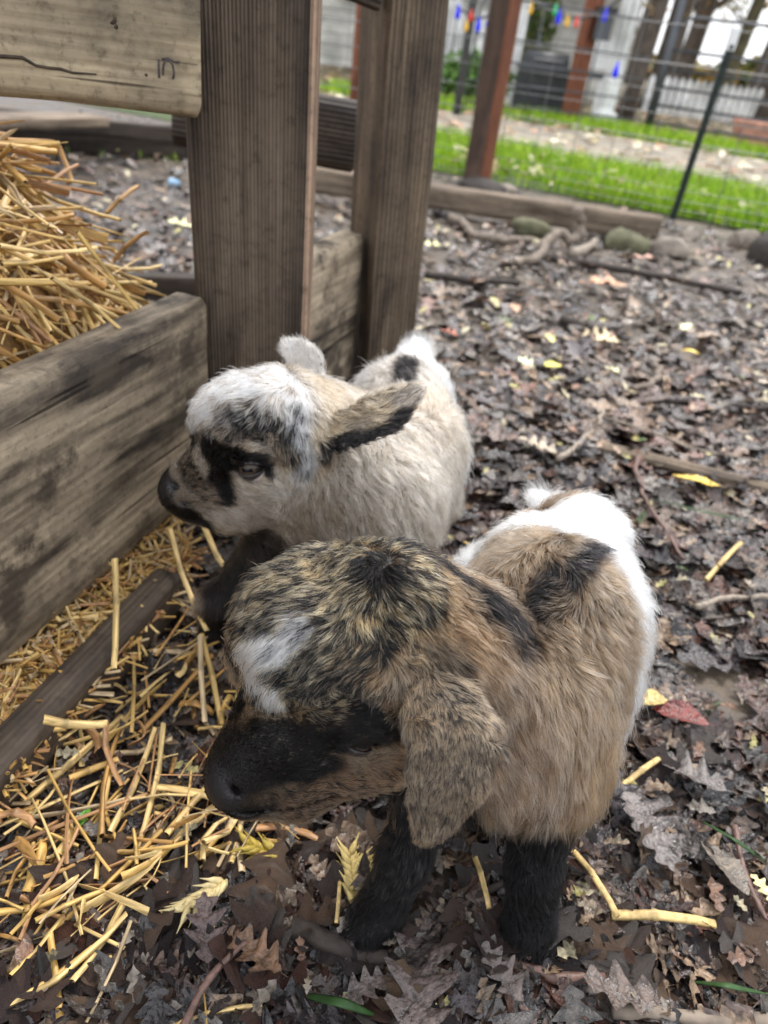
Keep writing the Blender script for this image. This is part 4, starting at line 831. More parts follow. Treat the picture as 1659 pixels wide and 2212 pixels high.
# ------------------------------------------------------------------ young goats
def q(px, py, D, r=None):
    p = ad(px, py, D); return p if r is None else (p, r*D/FP)
class Field:
    def __init__(s, lo, hi, h):
        s.h = h; s.lo = np.array(lo, float); n = np.ceil((np.array(hi)-s.lo)/h).astype(int)+1
        s.n = n; s.d = np.full(n, 1.0, np.float32)
    def _box(s, pts, m):
        pts = np.array(pts); a = np.maximum(np.floor((pts.min(0)-m-s.lo)/s.h).astype(int), 0); b = np.minimum(np.ceil((pts.max(0)+m-s.lo)/s.h).astype(int)+1, s.n)
        g = np.stack(np.meshgrid(*[s.lo[i]+s.h*np.arange(a[i], b[i]) for i in range(3)], indexing='ij'), -1)
        return tuple(slice(a[i], b[i]) for i in range(3)), g
    def _mix(s, sl, d, k):
        o = s.d[sl]; h = np.clip(.5+.5*(o-d)/k, 0, 1); s.d[sl] = o+(d-o)*h-k*h*(1-h)
    def cone(s, a, b, k=.012):
        (pa, ra), (pb, rb) = a, b; m = max(ra, rb)+.03; sl, g = s._box([pa, pb], m)
        ba = pb-pa; t = np.clip(((g-pa)@ba)/(ba@ba), 0, 1); d = np.linalg.norm(g-pa-t[..., None]*ba, axis=-1)-(ra+(rb-ra)*t); s._mix(sl, d, k)
    def chain(s, L, k=.012):
        for a, b in zip(L[:-1], L[1:]): s.cone(a, b, k)
    def ell(s, c, axes, R, k=.012, sub=False):
        R = np.array(R); m = R.max()+.03; sl, g = s._box([c], m); A = np.array(axes); x = (g-c)@A.T
        k0 = np.linalg.norm(x/R, axis=-1); k1 = np.linalg.norm(x/(R*R), axis=-1)+1e-9; d = k0*(k0-1)/k1
        if sub:
            o = s.d[sl]; h = np.clip(.5-.5*(o+d)/k, 0, 1); s.d[sl] = o+(-d-o)*h+k*h*(1-h)
        else: s._mix(sl, d, k)
    def leaf(s, path, widths, th, wdir, cup=.0, k=.004):
        """an ear: a thin cupped sheet along a path"""
        P = np.array(path); widths = np.array(widths); sl, g = s._box(P, widths.max()+.02)
        best = np.full(g.shape[:3], 9., np.float32)
        for i in range(len(P)-1):
            a, b = P[i], P[i+1]; ba = b-a; t = np.clip(((g-a)@ba)/(ba@ba), 0, 1); o = g-a-t[..., None]*ba
            wd = np.array(wdir[i])*(1-t[..., None])+np.array(wdir[i+1])*t[..., None]; wd = wd-(wd@N(ba))[..., None]*N(ba)
            wd /= np.linalg.norm(wd, axis=-1, keepdims=True)+1e-9; nn = np.cross(N(ba), wd)
            x = (o*wd).sum(-1); y = (o*nn).sum(-1); al = o@N(ba)
            w = widths[i]*(1-t)+widths[i+1]*t; y = y-cup*(x*x)/np.maximum(w, .002)
            dx = np.maximum(np.abs(x)-w, 0); tt = th*(1-.45*np.clip(np.abs(x)/np.maximum(w, .002), 0, 1)); d = np.sqrt(dx*dx+y*y+al*al)-tt
            best = np.minimum(best, d)
        s._mix(sl, best, k)
    def net(s):
        d = s.d; n = np.array(d.shape); ins = d < 0
        c = np.zeros(n-1, int); acc = np.zeros((*(n-1), 3)); cnt = np.zeros(n-1)
        idx = [(a, b, e) for a in (0, 1) for b in (0, 1) for e in (0, 1)]
        V = {i: d[i[0]:n[0]-1+i[0], i[1]:n[1]-1+i[1], i[2]:n[2]-1+i[2]] for i in idx}
        for i in idx:
            for ax in range(3):
                if i[ax]: continue
                j = list(i); j[ax] = 1; j = tuple(j); a, b = V[i], V[j]; cr_ = (a < 0) != (b < 0)
                t = np.where(cr_, a/np.where(cr_, a-b, 1), 0)
                for x in range(3): acc[..., x] += np.where(cr_, i[x]+(t if x == ax else 0), 0)
                cnt += cr_
        act = cnt > 0; vid = np.full(act.shape, -1); vid[act] = np.arange(act.sum())
        pos = acc[act]/cnt[act][:, None]+np.argwhere(act); P = s.lo+pos*s.h
        F = []
        for ax in range(3):
            sl0 = [slice(None)]*3; sl1 = [slice(None)]*3; sl0[ax] = slice(0, -1); sl1[ax] = slice(1, None)
            a, b = ins[tuple(sl0)], ins[tuple(sl1)]; e = np.argwhere(a != b)
            o1, o2 = (ax+1) % 3, (ax+2) % 3
            ok = (e[:, o1] > 0) & (e[:, o2] > 0) & (e[:, o1] < n[o1]-1) & (e[:, o2] < n[o2]-1); e = e[ok]
            fl = a[tuple(e.T)]
            def g(u, v):
                c_ = e.copy(); c_[:, o1] += u; c_[:, o2] += v; return vid[tuple(c_.T)]
            Q = np.stack([g(-1, -1), g(0, -1), g(0, 0), g(-1, 0)], 1); Q[~fl] = Q[~fl][:, ::-1]; F.append(Q)
        F = np.concatenate(F); return P, F
def relax(P, F, it=2, lam=.5):
    e = np.concatenate([F[:, [i, (i+1) % 4]] for i in range(4)]); e = np.concatenate([e, e[:, ::-1]])
    deg = np.bincount(e[:, 0], minlength=len(P))[:, None]
    for _ in range(it):
        s = np.stack([np.bincount(e[:, 0], weights=P[e[:, 1], i], minlength=len(P)) for i in range(3)], 1)/np.maximum(deg, 1)
        P = P+lam*(s-P)
    return P
def fur_material(name, rough, hair=True):
    m = bpy.data.materials.new(name); m.use_nodes = True; t = m.node_tree; b = t.nodes['Principled BSDF']
    a = nd(t, 'ShaderNodeAttribute', attribute_name='col')
    if hair:
        h = t.nodes.new('ShaderNodeBsdfHairPrincipled'); h.parametrization = 'COLOR'
        t.links.new(a.outputs['Color'], h.inputs['Color']); h.inputs['Roughness'].default_value = rough; h.inputs['Radial Roughness'].default_value = .5
        h.inputs['Coat'].default_value = 0.0; h.inputs['IOR'].default_value = 1.32
        h.inputs['Random Roughness'].default_value = .2
        t.links.new(h.outputs[0], t.nodes['Material Output'].inputs['Surface'])
    else:
        t.links.new(a.outputs['Color'], b.inputs['Base Color']); b.inputs['Roughness'].default_value = .5; b.inputs['Specular IOR Level'].default_value = .35; c0 = t.nodes.new('ShaderNodeTexCoord'); n_ = nd(t, 'ShaderNodeTexVoronoi', Scale=900.); t.links.new(c0.outputs['Object'], n_.inputs['Vector']); bump(t, b, n_.outputs['Distance'], .4, .0006)
    return m
M_FUR = fur_material('goat_fur', .38); M_SKIN = fur_material('goat_skin', .8, False)
BLACK = (.0035, .0032, .0036); WHITE = (.84, .85, .86); TAN = (.33, .185, .090); BROWN = (.14, .085, .05); BEIGE = (.42, .32, .23); GREYB = (.25, .19, .145)

def paint(P, default, spots, seed):
    """coat pattern: each patch (centre, radius, colour a, colour b, share of b, edge softness) over the former ones"""
    A = np.tile(np.array(default[0], float), (len(P), 1)); B = np.tile(np.array(default[1], float), (len(P), 1)); m = np.full(len(P), float(default[2]))
    for c, r, ca, cb, mm, so_ in spots:
        if isinstance(c, list):
            d = np.full(len(P), 9.)
            for a, b in zip(c[:-1], c[1:]):
                ba = b-a; t = np.clip(((P-a)@ba)/(ba@ba), 0, 1); d = np.minimum(d, np.linalg.norm(P-a-t[:, None]*ba, axis=1))
        else: d = np.linalg.norm(P-c, axis=1)
        d = d+fbm(P, 130, 2, seed)*min(r*.16, .006)+vnoise(P, 420, seed+2)*.0011
        w = smooth01((r-d)/(min(r, .03)*so_+1e-6)+.5)[:, None]
        A = A*(1-w)+np.array(ca)*w; B = B*(1-w)+np.array(cb)*w; m = m*(1-w[:, 0])+mm*w[:, 0]
    return A, B, m
def comb(P, ctl):
    """smooth field of lie direction and hair length from control points"""
    C = np.array([c[0] for c in ctl]); Dv = np.array([N(c[1]) for c in ctl]); L = np.array([c[2] for c in ctl]); Rr = np.array([c[3] for c in ctl]); Lf = np.array([c[4] for c in ctl])
    Wt = np.zeros(len(P)); O = np.zeros((len(P), 3)); l = np.zeros(len(P)); f = np.zeros(len(P))
    for i in range(len(C)):
        d2 = ((P-C[i])**2).sum(1)/(Rr[i]**2); w = 1/(d2+.08)**2
        Wt += w; O += w[:, None]*Dv[i]; l += w*L[i]; f += w*Lf[i]
    return O/Wt[:, None], l/Wt, f/Wt
def grow(name, me, parent, n, ctl, default, spots, holes=(), rad=.00022, seed=1, darkroot=.6, clump=.5, weight=None, longs=None):
    r = np.random.default_rng(seed)
    nv = len(me.vertices); co = np.empty(nv*3, np.float32); me.vertices.foreach_get('co', co); co = co.reshape(-1, 3).astype(float)
    me.calc_loop_triangles(); nt_ = len(me.loop_triangles); tr = np.empty(nt_*3, np.int32); me.loop_triangles.foreach_get('vertices', tr); tr = tr.reshape(-1, 3)
    no = np.empty(nv*3, np.float32); me.vertices.foreach_get('normal', no); no = no.reshape(-1, 3).astype(float)
    a, b, c = co[tr[:, 0]], co[tr[:, 1]], co[tr[:, 2]]; ar = np.linalg.norm(np.cross(b-a, c-a), axis=1)
    if weight is not None: ar = ar*weight((a+b+c)/3)
    k = r.choice(nt_, size=n, p=ar/ar.sum()); u, v = r.random(n), r.random(n); s = u+v > 1; u[s] = 1-u[s]; v[s] = 1-v[s]; w = 1-u-v
    P = a[k]*w[:, None]+b[k]*u[:, None]+c[k]*v[:, None]; Nn = no[tr[k, 0]]*w[:, None]+no[tr[k, 1]]*u[:, None]+no[tr[k, 2]]*v[:, None]
    keep = np.ones(n, bool)
    for hc, hr in holes: keep &= np.linalg.norm(P-hc, axis=1) > hr
    P, Nn = P[keep], Nn[keep]; n = len(P); Nn /= np.linalg.norm(Nn, axis=1, keepdims=True)+1e-9
    D, L, Lf = comb(P, ctl)
    wob = np.stack([fbm(P, 55, 2, seed+10+i) for i in range(3)], 1); wob2 = np.stack([vnoise(P, 190, seed+20+i) for i in range(3)], 1)
    D = D+wob*.55+wob2*.3; D -= (D*Nn).sum(1, keepdims=True)*Nn; D /= np.linalg.norm(D, axis=1, keepdims=True)+1e-9
    D += r.normal(0, .16, (n, 3)); D /= np.linalg.norm(D, axis=1, keepdims=True)
    L = L*(.65+.5*r.random(n))*(1+.2*wob[:, 0])
    stray = r.random(n) < .03; L[stray] *= 1.3; Lf = Lf*(.7+.6*r.random(n)); Lf[stray] *= 1.8
    lift = Lf[:, None]; ts = np.array([0, .25, .5, .75, 1.0]); K = len(ts)
    pts = np.zeros((n, K, 3)); curl = np.stack([vnoise(P, 120, seed+40+i) for i in range(3)], 1)*.22
    up = np.minimum(lift*1.6, 1.1)
    for j, t in enumerate(ts):
        # rises out of the skin, then lies down along the comb
        pts[:, j] = P+L[:, None]*(D*(t*.9+.1*t*t)+Nn*(up*t-up*.62*t*t)+curl*t*t) - Nn*(.0004 if j == 0 else 0)
    if clump > 0:
        G = r.choice(n, size=max(8, n//7), replace=False); kd = kdtree.KDTree(len(G))
        for i, g in enumerate(G): kd.insert(P[g], i)
        kd.balance(); near = np.array([kd.find(p)[1] for p in P]); g = G[near]
        cl = clump*(.5+.8*r.random(len(G)))[near]*np.clip(L/.010, .15, 1)
        for j, t in enumerate(ts[1:], 1):
            wgt = np.clip(cl*t**1.3, 0, .9)[:, None]; tgt = pts[g, j]-P[g]+P[g]*1.0
            pts[:, j] = pts[:, j]*(1-wgt)+tgt*wgt
        rg = r.random(len(G))[near]
    else: rg = r.random(n)
    A, B, m = paint(P, default, spots, seed)
    sel = (.62*rg+.38*r.random(n)) < (.5+(m-.5)*.8); sel = np.where(m < .02, False, np.where(m > .98, True, sel))
    C = np.where(sel[:, None], B, A)*(.72+.5*r.random(n))[:, None]
    lum = C.max(1)
    cc = np.ones((n, K, 4)); 
    for j, t in enumerate(ts):
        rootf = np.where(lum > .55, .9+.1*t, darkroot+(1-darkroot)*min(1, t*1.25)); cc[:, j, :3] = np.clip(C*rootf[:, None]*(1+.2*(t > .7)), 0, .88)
    hc = bpy.data.hair_curves.new(name); hc.add_curves([K]*n)
    hc.attributes['position'].data.foreach_set('vector', pts.astype(np.float32).ravel()) if 'position' in hc.attributes else hc.points.foreach_set('position', pts.astype(np.float32).ravel())
    ra = hc.attributes.get('radius') or hc.attributes.new('radius', 'FLOAT', 'POINT')
    th = rad*(.7+.6*r.random(n))[:, None]*np.array([1, .95, .8, .55, .15])[None]*np.clip(L/.008, .6, 1.15)[:, None]
    ra.data.foreach_set('value', th.astype(np.float32).ravel())
    ca = hc.attributes.new('col', 'FLOAT_COLOR', 'POINT'); ca.data.foreach_set('color', cc.astype(np.float32).ravel())
    hc.materials.append(M_FUR)
    o = bpy.data.objects.new(name, hc); COL.objects.link(o); o.parent = parent; o.matrix_parent_inverse = Matrix.Translation(parent.location).inverted()
    return o
def eye(parent, c, gaze, r, irisc, lid_open, upv, lidcol):
    """eyeball with a bar pupil, under two lids that meet at the corners"""
    g = N(gaze); upv = N(np.array(upv)-np.dot(upv, g)*g); s = np.cross(upv, g)
    nU, nV = 44, 30; V = []; C = []; F = []
    for j in range(nV+1):
        th = PI*j/nV*.62
        for i in range(nU):
            ph = 2*PI*i/nU; d = math.cos(th)*g+math.sin(th)*(math.cos(ph)*s+math.sin(ph)*upv); V.append(c+r*d*(1+.04*math.exp(-(th/.5)**2)))
            x, y = math.sin(th)*math.cos(ph), math.sin(th)*math.sin(ph)
            if abs(x) < .42 and abs(y) < .16: col = (.004, .004, .006)
            elif th < .72: k = th/.72; col = tuple(v*(1.15-.5*k*k) for v in irisc)
            else: col = (.02, .015, .013)
            C.append(col)
    for j in range(nV):
        for i in range(nU): F.append((j*nU+i, (j+1)*nU+i, (j+1)*nU+(i+1) % nU, j*nU+(i+1) % nU))
    me = mesh('eye', V, np.array(F), M_EYE, True, C); e = link('eye', me, parent)
    for sgn in (1, -1):
        V = []; F = []; nA, nB = 18, 7
        for i in range(nA+1):
            ph = -PI/2+PI*i/nA                       # from corner to corner
            for j in range(nB):
                op = lid_open*math.cos(ph)*(1 if sgn > 0 else .75); la = op+(PI*.5-op)*j/(nB-1)
                d = math.cos(la)*(math.cos(ph)*g+math.sin(ph)*s)+sgn*math.sin(la)*upv
                rr = r*(1.10 if j else 1.14)+(.0004 if j == 1 else 0); V.append(c+d*rr)
        for i in range(nA):
            for j in range(nB-1): F.append((i*nB+j, i*nB+j+1, (i+1)*nB+j+1, (i+1)*nB+j))
        ld = link('eyelid', mesh('eyelid', V, np.array(F), lidcol), parent)
        sm = ld.modifiers.new('thick', 'SOLIDIFY'); sm.thickness = .0006
    return e
M_EYE = colmat('eye_wet', .06, .28, nz=900, amt=.2, bs=0.)
M_LID = plain('eyelid_skin', (.032, .026, .026), .3, nz=600)
M_HOOF = plain('hoof_horn', (.035, .028, .025), .5, nz=200)
M_NOSE = plain('nose_skin', (.010, .0085, .009), .42, nz=900)
def hoofs(parent, c, fw, r):
    fw = N([fw[0], fw[1], 0]); sd = np.array([-fw[1], fw[0], 0.])
    m = MB()
    for s in (-1, 1):
        V = []; n = 10
        for k, (z, k_) in enumerate([(.0, 1.0), (.004, 1.0), (.012, .82), (.018, .7)]):
            for i in range(n):
                a = 2*PI*i/n; x = math.cos(a); y = math.sin(a)
                V.append(c+fw*(x*r*(1.15 if x > 0 else .8)*k_+r*.25-z*.35)+sd*(y*r*.46*k_*(1-.35*max(0, x))+s*r*.47)+np.array([0, 0, z-c[2]+.0005]))
        F = [(k*n+i, k*n+(i+1) % n, (k+1)*n+(i+1) % n, (k+1)*n+i) for k in range(3) for i in range(n)]; F += [tuple(range(n-1, -1, -1)), tuple(3*n+i for i in range(n))]
        m.add(V, F)
    m.build('hoof', M_HOOF, parent)
def dirpx(a, b, Da, Db=None): return ad(*b, Db or Da)-ad(*a, Da)

def finish_body(fl, parent, default, spots, seed, noses=()):
    P, F = fl.net(); P = relax(P, F, 2, .5)
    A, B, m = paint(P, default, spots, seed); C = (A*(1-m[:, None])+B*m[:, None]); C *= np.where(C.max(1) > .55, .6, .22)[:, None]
    for c, r in noses:
        w = smooth01((r-np.linalg.norm(P-c, axis=1))/(r*.3)+.5)[:, None]; C = C*(1-w)+np.array((.011, .009, .010))*w
    me = mesh('body', P, F, M_SKIN, True, C); o = link('body', me, parent); return o, me

# ---- goat A: near kid, head turned down
gA = empty('goat_kid', tuple(at(1010, 2040, 0)), 'near brown and black baby goat with a white forehead tuft, hanging ear and black legs', 'baby goat', 'two baby goats by the feeder')
fl = Field((-.13, .13, -.01), (.22, .58, .30), .0022)
# trunk
R1 = q(1240, 1185, .500, 108); R2 = q(1155, 1250, .485, 105); MID = q(1190, 1340, .455, 155); SH = q(1150, 1525, .425, 140); CH = q(1140, 1655, .425, 104); WI = q(1110, 1340, .395, 75)
fl.chain([R1, MID, SH, CH], .03); fl.cone(R2, MID, .03);  fl.cone(q(1230, 1450, .445, 95), q(1175, 1630, .435, 92), .03)
# neck
fl.chain([q(860, 1340, .385, 120), q(960, 1400, .392, 122), q(1080, 1500, .41, 120)], .018); fl.cone(q(870, 1290, .37, 95), q(1020, 1350, .39, 80), .015)
# skull
fl.chain([q(715, 1385, .372, 160), q(810, 1320, .375, 128)], .02); fl.cone(q(640, 1340, .38, 118), q(700, 1290, .38, 98), .02)
fl.cone(q(770, 1470, .365, 130), q(820, 1560, .372, 88), .02)                        # brow to cheek
fl.chain([q(690, 1500, .372, 128), q(610, 1580, .376, 104), q(540, 1655, .378, 76), q(515, 1680, .376, 66)], .015)   # muzzle
fl.chain([q(545, 1720, .381, 38), q(640, 1700, .382, 58), q(800, 1610, .383, 88)], .012)                               # jaw
fl.ell(ad(765, 1570, .343), [XR, YU, _f], (.016, .009, .006), .008)                      # brow ridge over the eye
# far ear, mostly hidden by the skull
fl.leaf([ad(620, 1250, .405), ad(560, 1300, .415), ad(518, 1400, .42), ad(520, 1470, .42)], [.006, .011, .011, .004], .0022, [XR+_f*.6]*4, .2)
# near ear, hanging
EW = XR*.97+_f*.12
fl.leaf([ad(915, 1430, .358), ad(945, 1500, .342), ad(992, 1590, .326), ad(965, 1700, .322), ad(942, 1775, .323), ad(922, 1815, .326)],
        [.009, .0175, .0225, .0175, .0115, .0055], .0030, [EW]*6, -.22, .004)
# legs
fl.chain([q(1180, 1690, .425, 72), q(1166, 1800, .424, 46), q(1155, 1870, .423, 48), q(1150, 1900, .425, 45), q(1147, 1965, .432, 40), q(1142, 2005, .436, 46), q(1136, 2030, .436, 46)], .008)
fl.chain([q(930, 1640, .42, 70), q(905, 1760, .42, 44), q(878, 1840, .42, 46), q(866, 1870, .421, 43), q(836, 1935, .428, 42), q(812, 1985, .433, 48), q(790, 2005, .431, 46)], .008)
fl.cone(q(930, 1600, .42, 90), q(1150, 1640, .43, 100), .03)
def V3(*a): return np.array(a, float)
for hx, hy in ((.155, .415), (.085, .43)):
    fl.chain([(V3(hx, hy, .12), .028), (V3(hx+.004, hy-.012, .085), .018), (V3(hx+.004, hy+.022, .052), .0105), (V3(hx+.002, hy+.008, .022), .009), (V3(hx, hy+.002, .010), .011)], .012)
fl.chain([q(1205, 1110, .515, 30), q(1175, 1090, .53, 9), q(1160, 1078, .536, 4)], .008)   # tail
# nostril and mouth
fl.ell(ad(511, 1704, .360), [N(XR*.5-YU*.85), N(YU*.5+XR*.85), _f], (.0038, .0020, .006), .002, True)
for a in np.linspace(0, 1, 14):
    fl.ell(ad(500+230*a, 1757-8*a-30*a*a, .366+.004*a), [XR, YU, _f], (.0045, .0011, .010), .0015, True)
EA = ad(772, 1590, .353); 
fl.ell(EA, [XR, YU, _f], (.009, .006, .005), .004, True)
p1_, p2_, p3_ = ad(1245, 1185, .437), ad(1325, 1375, .418), ad(1105, 1215, .460); RN = N(np.cross(p2_-p1_, p3_-p1_)); RN = RN if RN[1] > 0 else -RN; RUMPC = (p1_+p2_+p3_)/3+RN*.50
bk = lambda c, t=WHITE: (c, c, 0.)
A_def = ((.225, .145, .085), (.245, .19, .14), .5)
A_spots = [
 (ad(1240, 1560, .40), .060, (.225, .145, .085), (.235, .18, .13), .45, .6),
 (ad(1290, 1720, .42), .050, (.27, .155, .075), (.235, .16, .10), .5, 1.2),
 ([ad(1000, 1420, .36), ad(1120, 1620, .385), ad(1160, 1720, .385)], .024, (.33, .26, .20), BROWN, .4, .8),
 # white rump: everything behind a line across the loins
 (RUMPC, .50, (.86, .87, .88), (.80, .81, .82), .2, .35),
 ([ad(1080, 1150, .49), ad(1000, 1225, .47)], .014, (.72, .72, .72), WHITE, .3, .25),
 ([ad(1150, 1105, .49), ad(1240, 1058, .50)], .0085, BROWN, GREYB, .5, .35),
 (ad(1140, 1050, .54), .012, (.85, .86, .87), WHITE, .2, .3),
 # neck and crown
 (ad(960, 1330, .34), .045, (.33, .205, .115), BROWN, .45, .8), (ad(700, 1290, .35), .060, BLACK, (.56, .32, .14), .56, .4), (ad(560, 1330, .38), .026, BLACK, (.5, .29, .13), .45, .5), (ad(650, 1440, .35), .036, BLACK, (.58, .37, .19), .50, .5),
 (ad(830, 1460, .33), .022, BLACK, TAN, .38, .5), (ad(600, 1260, .39), .014, BLACK, BROWN, .15, .5), (ad(815, 1215, .35), .010, BLACK, TAN, .1, .6),
 # dorsal stripe
 ([ad(850, 1165, .375), ad(930, 1190, .37), ad(1000, 1235, .37)], .0075, BLACK, BROWN, .12, .6),
 ([ad(1050, 1290, .37), ad(1120, 1335, .375), ad(1170, 1365, .38)], .0150, BLACK, BROWN, .34, 1.0), ([ad(1130, 1330, .37), ad(1200, 1250, .40), ad(1285, 1165, .43)], .0100, (.008, .0075, .0085), GREYB, .22, .9),
 ([ad(1120, 1355, .385), ad(1170, 1300, .395), ad(1205, 1245, .41)], .0135, (.008, .0075, .0085), BROWN, .25, 1.0),
 (ad(1180, 1390, .37), .014, (.03, .027, .026), GREYB, .5, .8),
 # black mask
 ([ad(620, 1630, .362), ad(480, 1700, .36)], .0275, (.0026, .0024, .0026), (.06, .04, .028), .12, .3), ([ad(560, 1570, .355), ad(650, 1570, .35)], .007, BLACK, TAN, .12, .6), ([ad(600, 1592, .35), ad(760, 1565, .342), ad(880, 1475, .335)], .0115, BLACK, TAN, .05, .45),
 ([ad(720, 1590, .345), ad(870, 1560, .345)], .012, BLACK, BROWN, .05, .4), (ad(520, 1520, .37), .012, BLACK, TAN, .04, .4),
 ([ad(650, 1735, .37), ad(780, 1680, .37), ad(870, 1610, .365)], .0125, (.26, .145, .08), BLACK, .30, .7), ([ad(535, 1712, .365), ad(615, 1700, .36)], .0058, (.20, .125, .07), BLACK, .42, .9), ([ad(470, 1752, .37), ad(530, 1752, .37), ad(606, 1728, .37)], .0024, BLACK, BLACK, 0, .5),
 (ad(700, 1500, .345), .010, BLACK, TAN, .25, .8),
 ([ad(712, 1590, .35), ad(765, 1606, .348), ad(835, 1590, .35)], .0013, (.12, .105, .10), (.05, .04, .04), .3, .6), ([ad(668, 1560, .35), ad(650, 1610, .35), ad(690, 1650, .355)], .0010, (.10, .09, .085), BLACK, .4, .6),
 # white tuft
 ([ad(520, 1425, .365), ad(560, 1405, .35), ad(610, 1390, .338)], .0084, (.88, .89, .90), BLACK, .08, .45), ([ad(550, 1440, .352), ad(590, 1480, .343)], .0082, (.88, .89, .90), BLACK, .12, .4), (ad(655, 1350, .335), .008, (.8, .8, .8), BLACK, .3, .5),
 # legs
 ([ad(1165, 1850, .415), ad(1150, 2060, .44)], .034, BLACK, BLACK, 0., .16), ([ad(900, 1770, .41), ad(800, 2040, .44)], .036, BLACK, (.03, .026, .025), .3, .2),
 (ad(880, 1700, .43), .025, BLACK, BROWN, .2, .5),
 (V3(.12, .44, .0), .05, BLACK, BROWN, .2, .4),
 # near ear
 ([ad(950, 1480, .335), ad(1000, 1600, .328), ad(940, 1800, .322)], .028, (.30, .205, .125), (.02, .016, .014), .30, .25), (ad(985, 1500, .335), .012, (.26, .175, .105), BLACK, .42, .9), ([ad(1080, 1480, .338), ad(1112, 1600, .330), ad(1078, 1710, .326)], .0062, BLACK, BROWN, .1, .6),
 (ad(885, 1410, .34), .008, (.42, .25, .13), BLACK, .25, .5),
 (ad(505, 1390, .41), .009, (.36, .24, .15), BLACK, .3, .5),
]
bodyA, meA = finish_body(fl, gA, A_def, A_spots, 3, [(ad(478, 1700, .365), .014)])
def c_(p, d, L, R=.02, lf=.35): return (p, d, L, R, lf)
def dp(a, b, D, D2=None): return ad(*b, D2 if D2 else D)-ad(*a, D)
CA = [
 c_(ad(830, 1215, .355), dp((830, 1215), (760, 1160), .35), 0.0058, .008, .55), c_(ad(760, 1260, .34), dp((800, 1230), (700, 1330), .34), 0.0090, .02), c_(ad(680, 1340, .335), dp((740, 1300), (620, 1400), .335), 0.0101, .02, .42),
 c_(ad(600, 1260, .37), dp((650, 1240), (540, 1300), .37), 0.0094, .02, .6), c_(ad(600, 1410, .34), dp((650, 1380), (530, 1450), .34), 0.0144, .014, .5), c_(ad(560, 1450, .345), dp((590, 1420), (560, 1520), .345), 0.0108, .012, .45),
 c_(ad(700, 1440, .335), dp((740, 1430), (640, 1480), .335), 0.0094, .02, .42), c_(ad(800, 1440, .33), dp((860, 1400), (740, 1480), .33), 0.0083, .02), c_(ad(740, 1510, .335), dp((680, 1530), (800, 1490), .335), 0.0050, .02, .25),
 c_(ad(880, 1250, .35), dp((840, 1220), (940, 1290), .35), 0.0072, .02), c_(ad(880, 1380, .335), dp((830, 1330), (910, 1440), .335), 0.0072, .02), c_(ad(960, 1330, .345), dp((900, 1290), (1020, 1380), .345), 0.0094, .03, .35),
 c_(ad(640, 1590, .345), dp((560, 1620), (700, 1570), .345), 0.0020, .02, .2), c_(ad(500, 1670, .36), dp((460, 1690), (540, 1640), .36), 0.0012, .02, .2), c_(ad(770, 1640, .35), dp((700, 1650), (850, 1640), .35), 0.0047, .02, .3), c_(ad(830, 1650, .36), dp((780, 1640), (840, 1720), .36), 0.0079, .015, .4),
 c_(ad(650, 1720, .365), dp((600, 1720), (700, 1730), .365), 0.0036, .02, .3),
 c_(ad(1010, 1430, .355), dp((960, 1380), (1060, 1530), .355), 0.0122, .03, .3), c_(ad(1130, 1600, .375), dp((1100, 1500), (1150, 1720), .375), 0.0172, .04, .28), c_(ad(1180, 1400, .38), dp((1120, 1330), (1230, 1490), .38), 0.0122, .03, .35),
 c_(ad(1250, 1550, .395), dp((1240, 1480), (1250, 1700), .395), 0.0156, .04, .3), c_(ad(1240, 1740, .41), dp((1230, 1650), (1220, 1800), .41), 0.0164, .03, .35), c_(ad(1080, 1740, .40), dp((1080, 1650), (1080, 1800), .40), 0.0172, .03, .3),
 c_(ad(1330, 1280, .43), dp((1240, 1200), (1400, 1360), .43), 0.0122, .04, .35), c_(ad(1280, 1120, .46), dp((1200, 1240), (1300, 1080), .46), 0.0108, .03, .4), c_(ad(1140, 1180, .46), dp((1240, 1180), (1080, 1220), .46), 0.0122, .03, .4), c_(ad(1360, 1180, .48), dp((1300, 1130), (1420, 1280), .48), 0.0115, .03, .4),
 c_(ad(1200, 1280, .40), dp((1220, 1250), (1130, 1290), .40), 0.0094, .015, .4),
 c_(ad(1140, 1060, .54), dp((1180, 1080), (1130, 1030), .54), 0.0172, .01, .6),
 c_(ad(1160, 1900, .41), dp((1165, 1850), (1150, 2000), .41), 0.0065, .03, .45), c_(ad(860, 1900, .42), dp((880, 1850), (830, 1990), .42), 0.0065, .03, .45), c_(ad(1150, 2020, .43), dp((1160, 1960), (1140, 2060), .43), 0.0072, .02, .45),
 c_(ad(950, 1490, .338), dp((930, 1450), (970, 1580), .34), .0040, .02, .2), c_(ad(1060, 1500, .34), dp((1030, 1430), (1080, 1580), .34), .0045, .012, .2), c_(ad(1000, 1620, .324), dp((980, 1500), (980, 1740), .32), .0035, .02, .2), c_(ad(960, 1700, .322), dp((980, 1600), (950, 1780), .32), .0035, .02, .2), c_(ad(930, 1790, .323), dp((960, 1700), (915, 1850), .32), .0045, .02, .2), c_(ad(885, 1420, .34), dp((880, 1460), (890, 1380), .34), .008, .007, .6),
]
def wA(P):
    hd = np.minimum(np.linalg.norm(P-ad(720, 1450, .36), axis=1), np.linalg.norm(P-ad(980, 1620, .345), axis=1))
    back = ((P-CP)@_f) ; return (1+1.6*smooth01((.075-hd)/.03))*(P[:, 2] > .009)
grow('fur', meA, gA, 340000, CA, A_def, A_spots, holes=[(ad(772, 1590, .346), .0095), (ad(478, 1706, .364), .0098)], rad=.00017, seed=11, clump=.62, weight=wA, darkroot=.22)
eye(gA, ad(772, 1592, .3545), dp((740, 1560), (790, 1620), .36, .34), .0085, (.05, .035, .03), .40, YU*.9+XR*.2, M_LID)
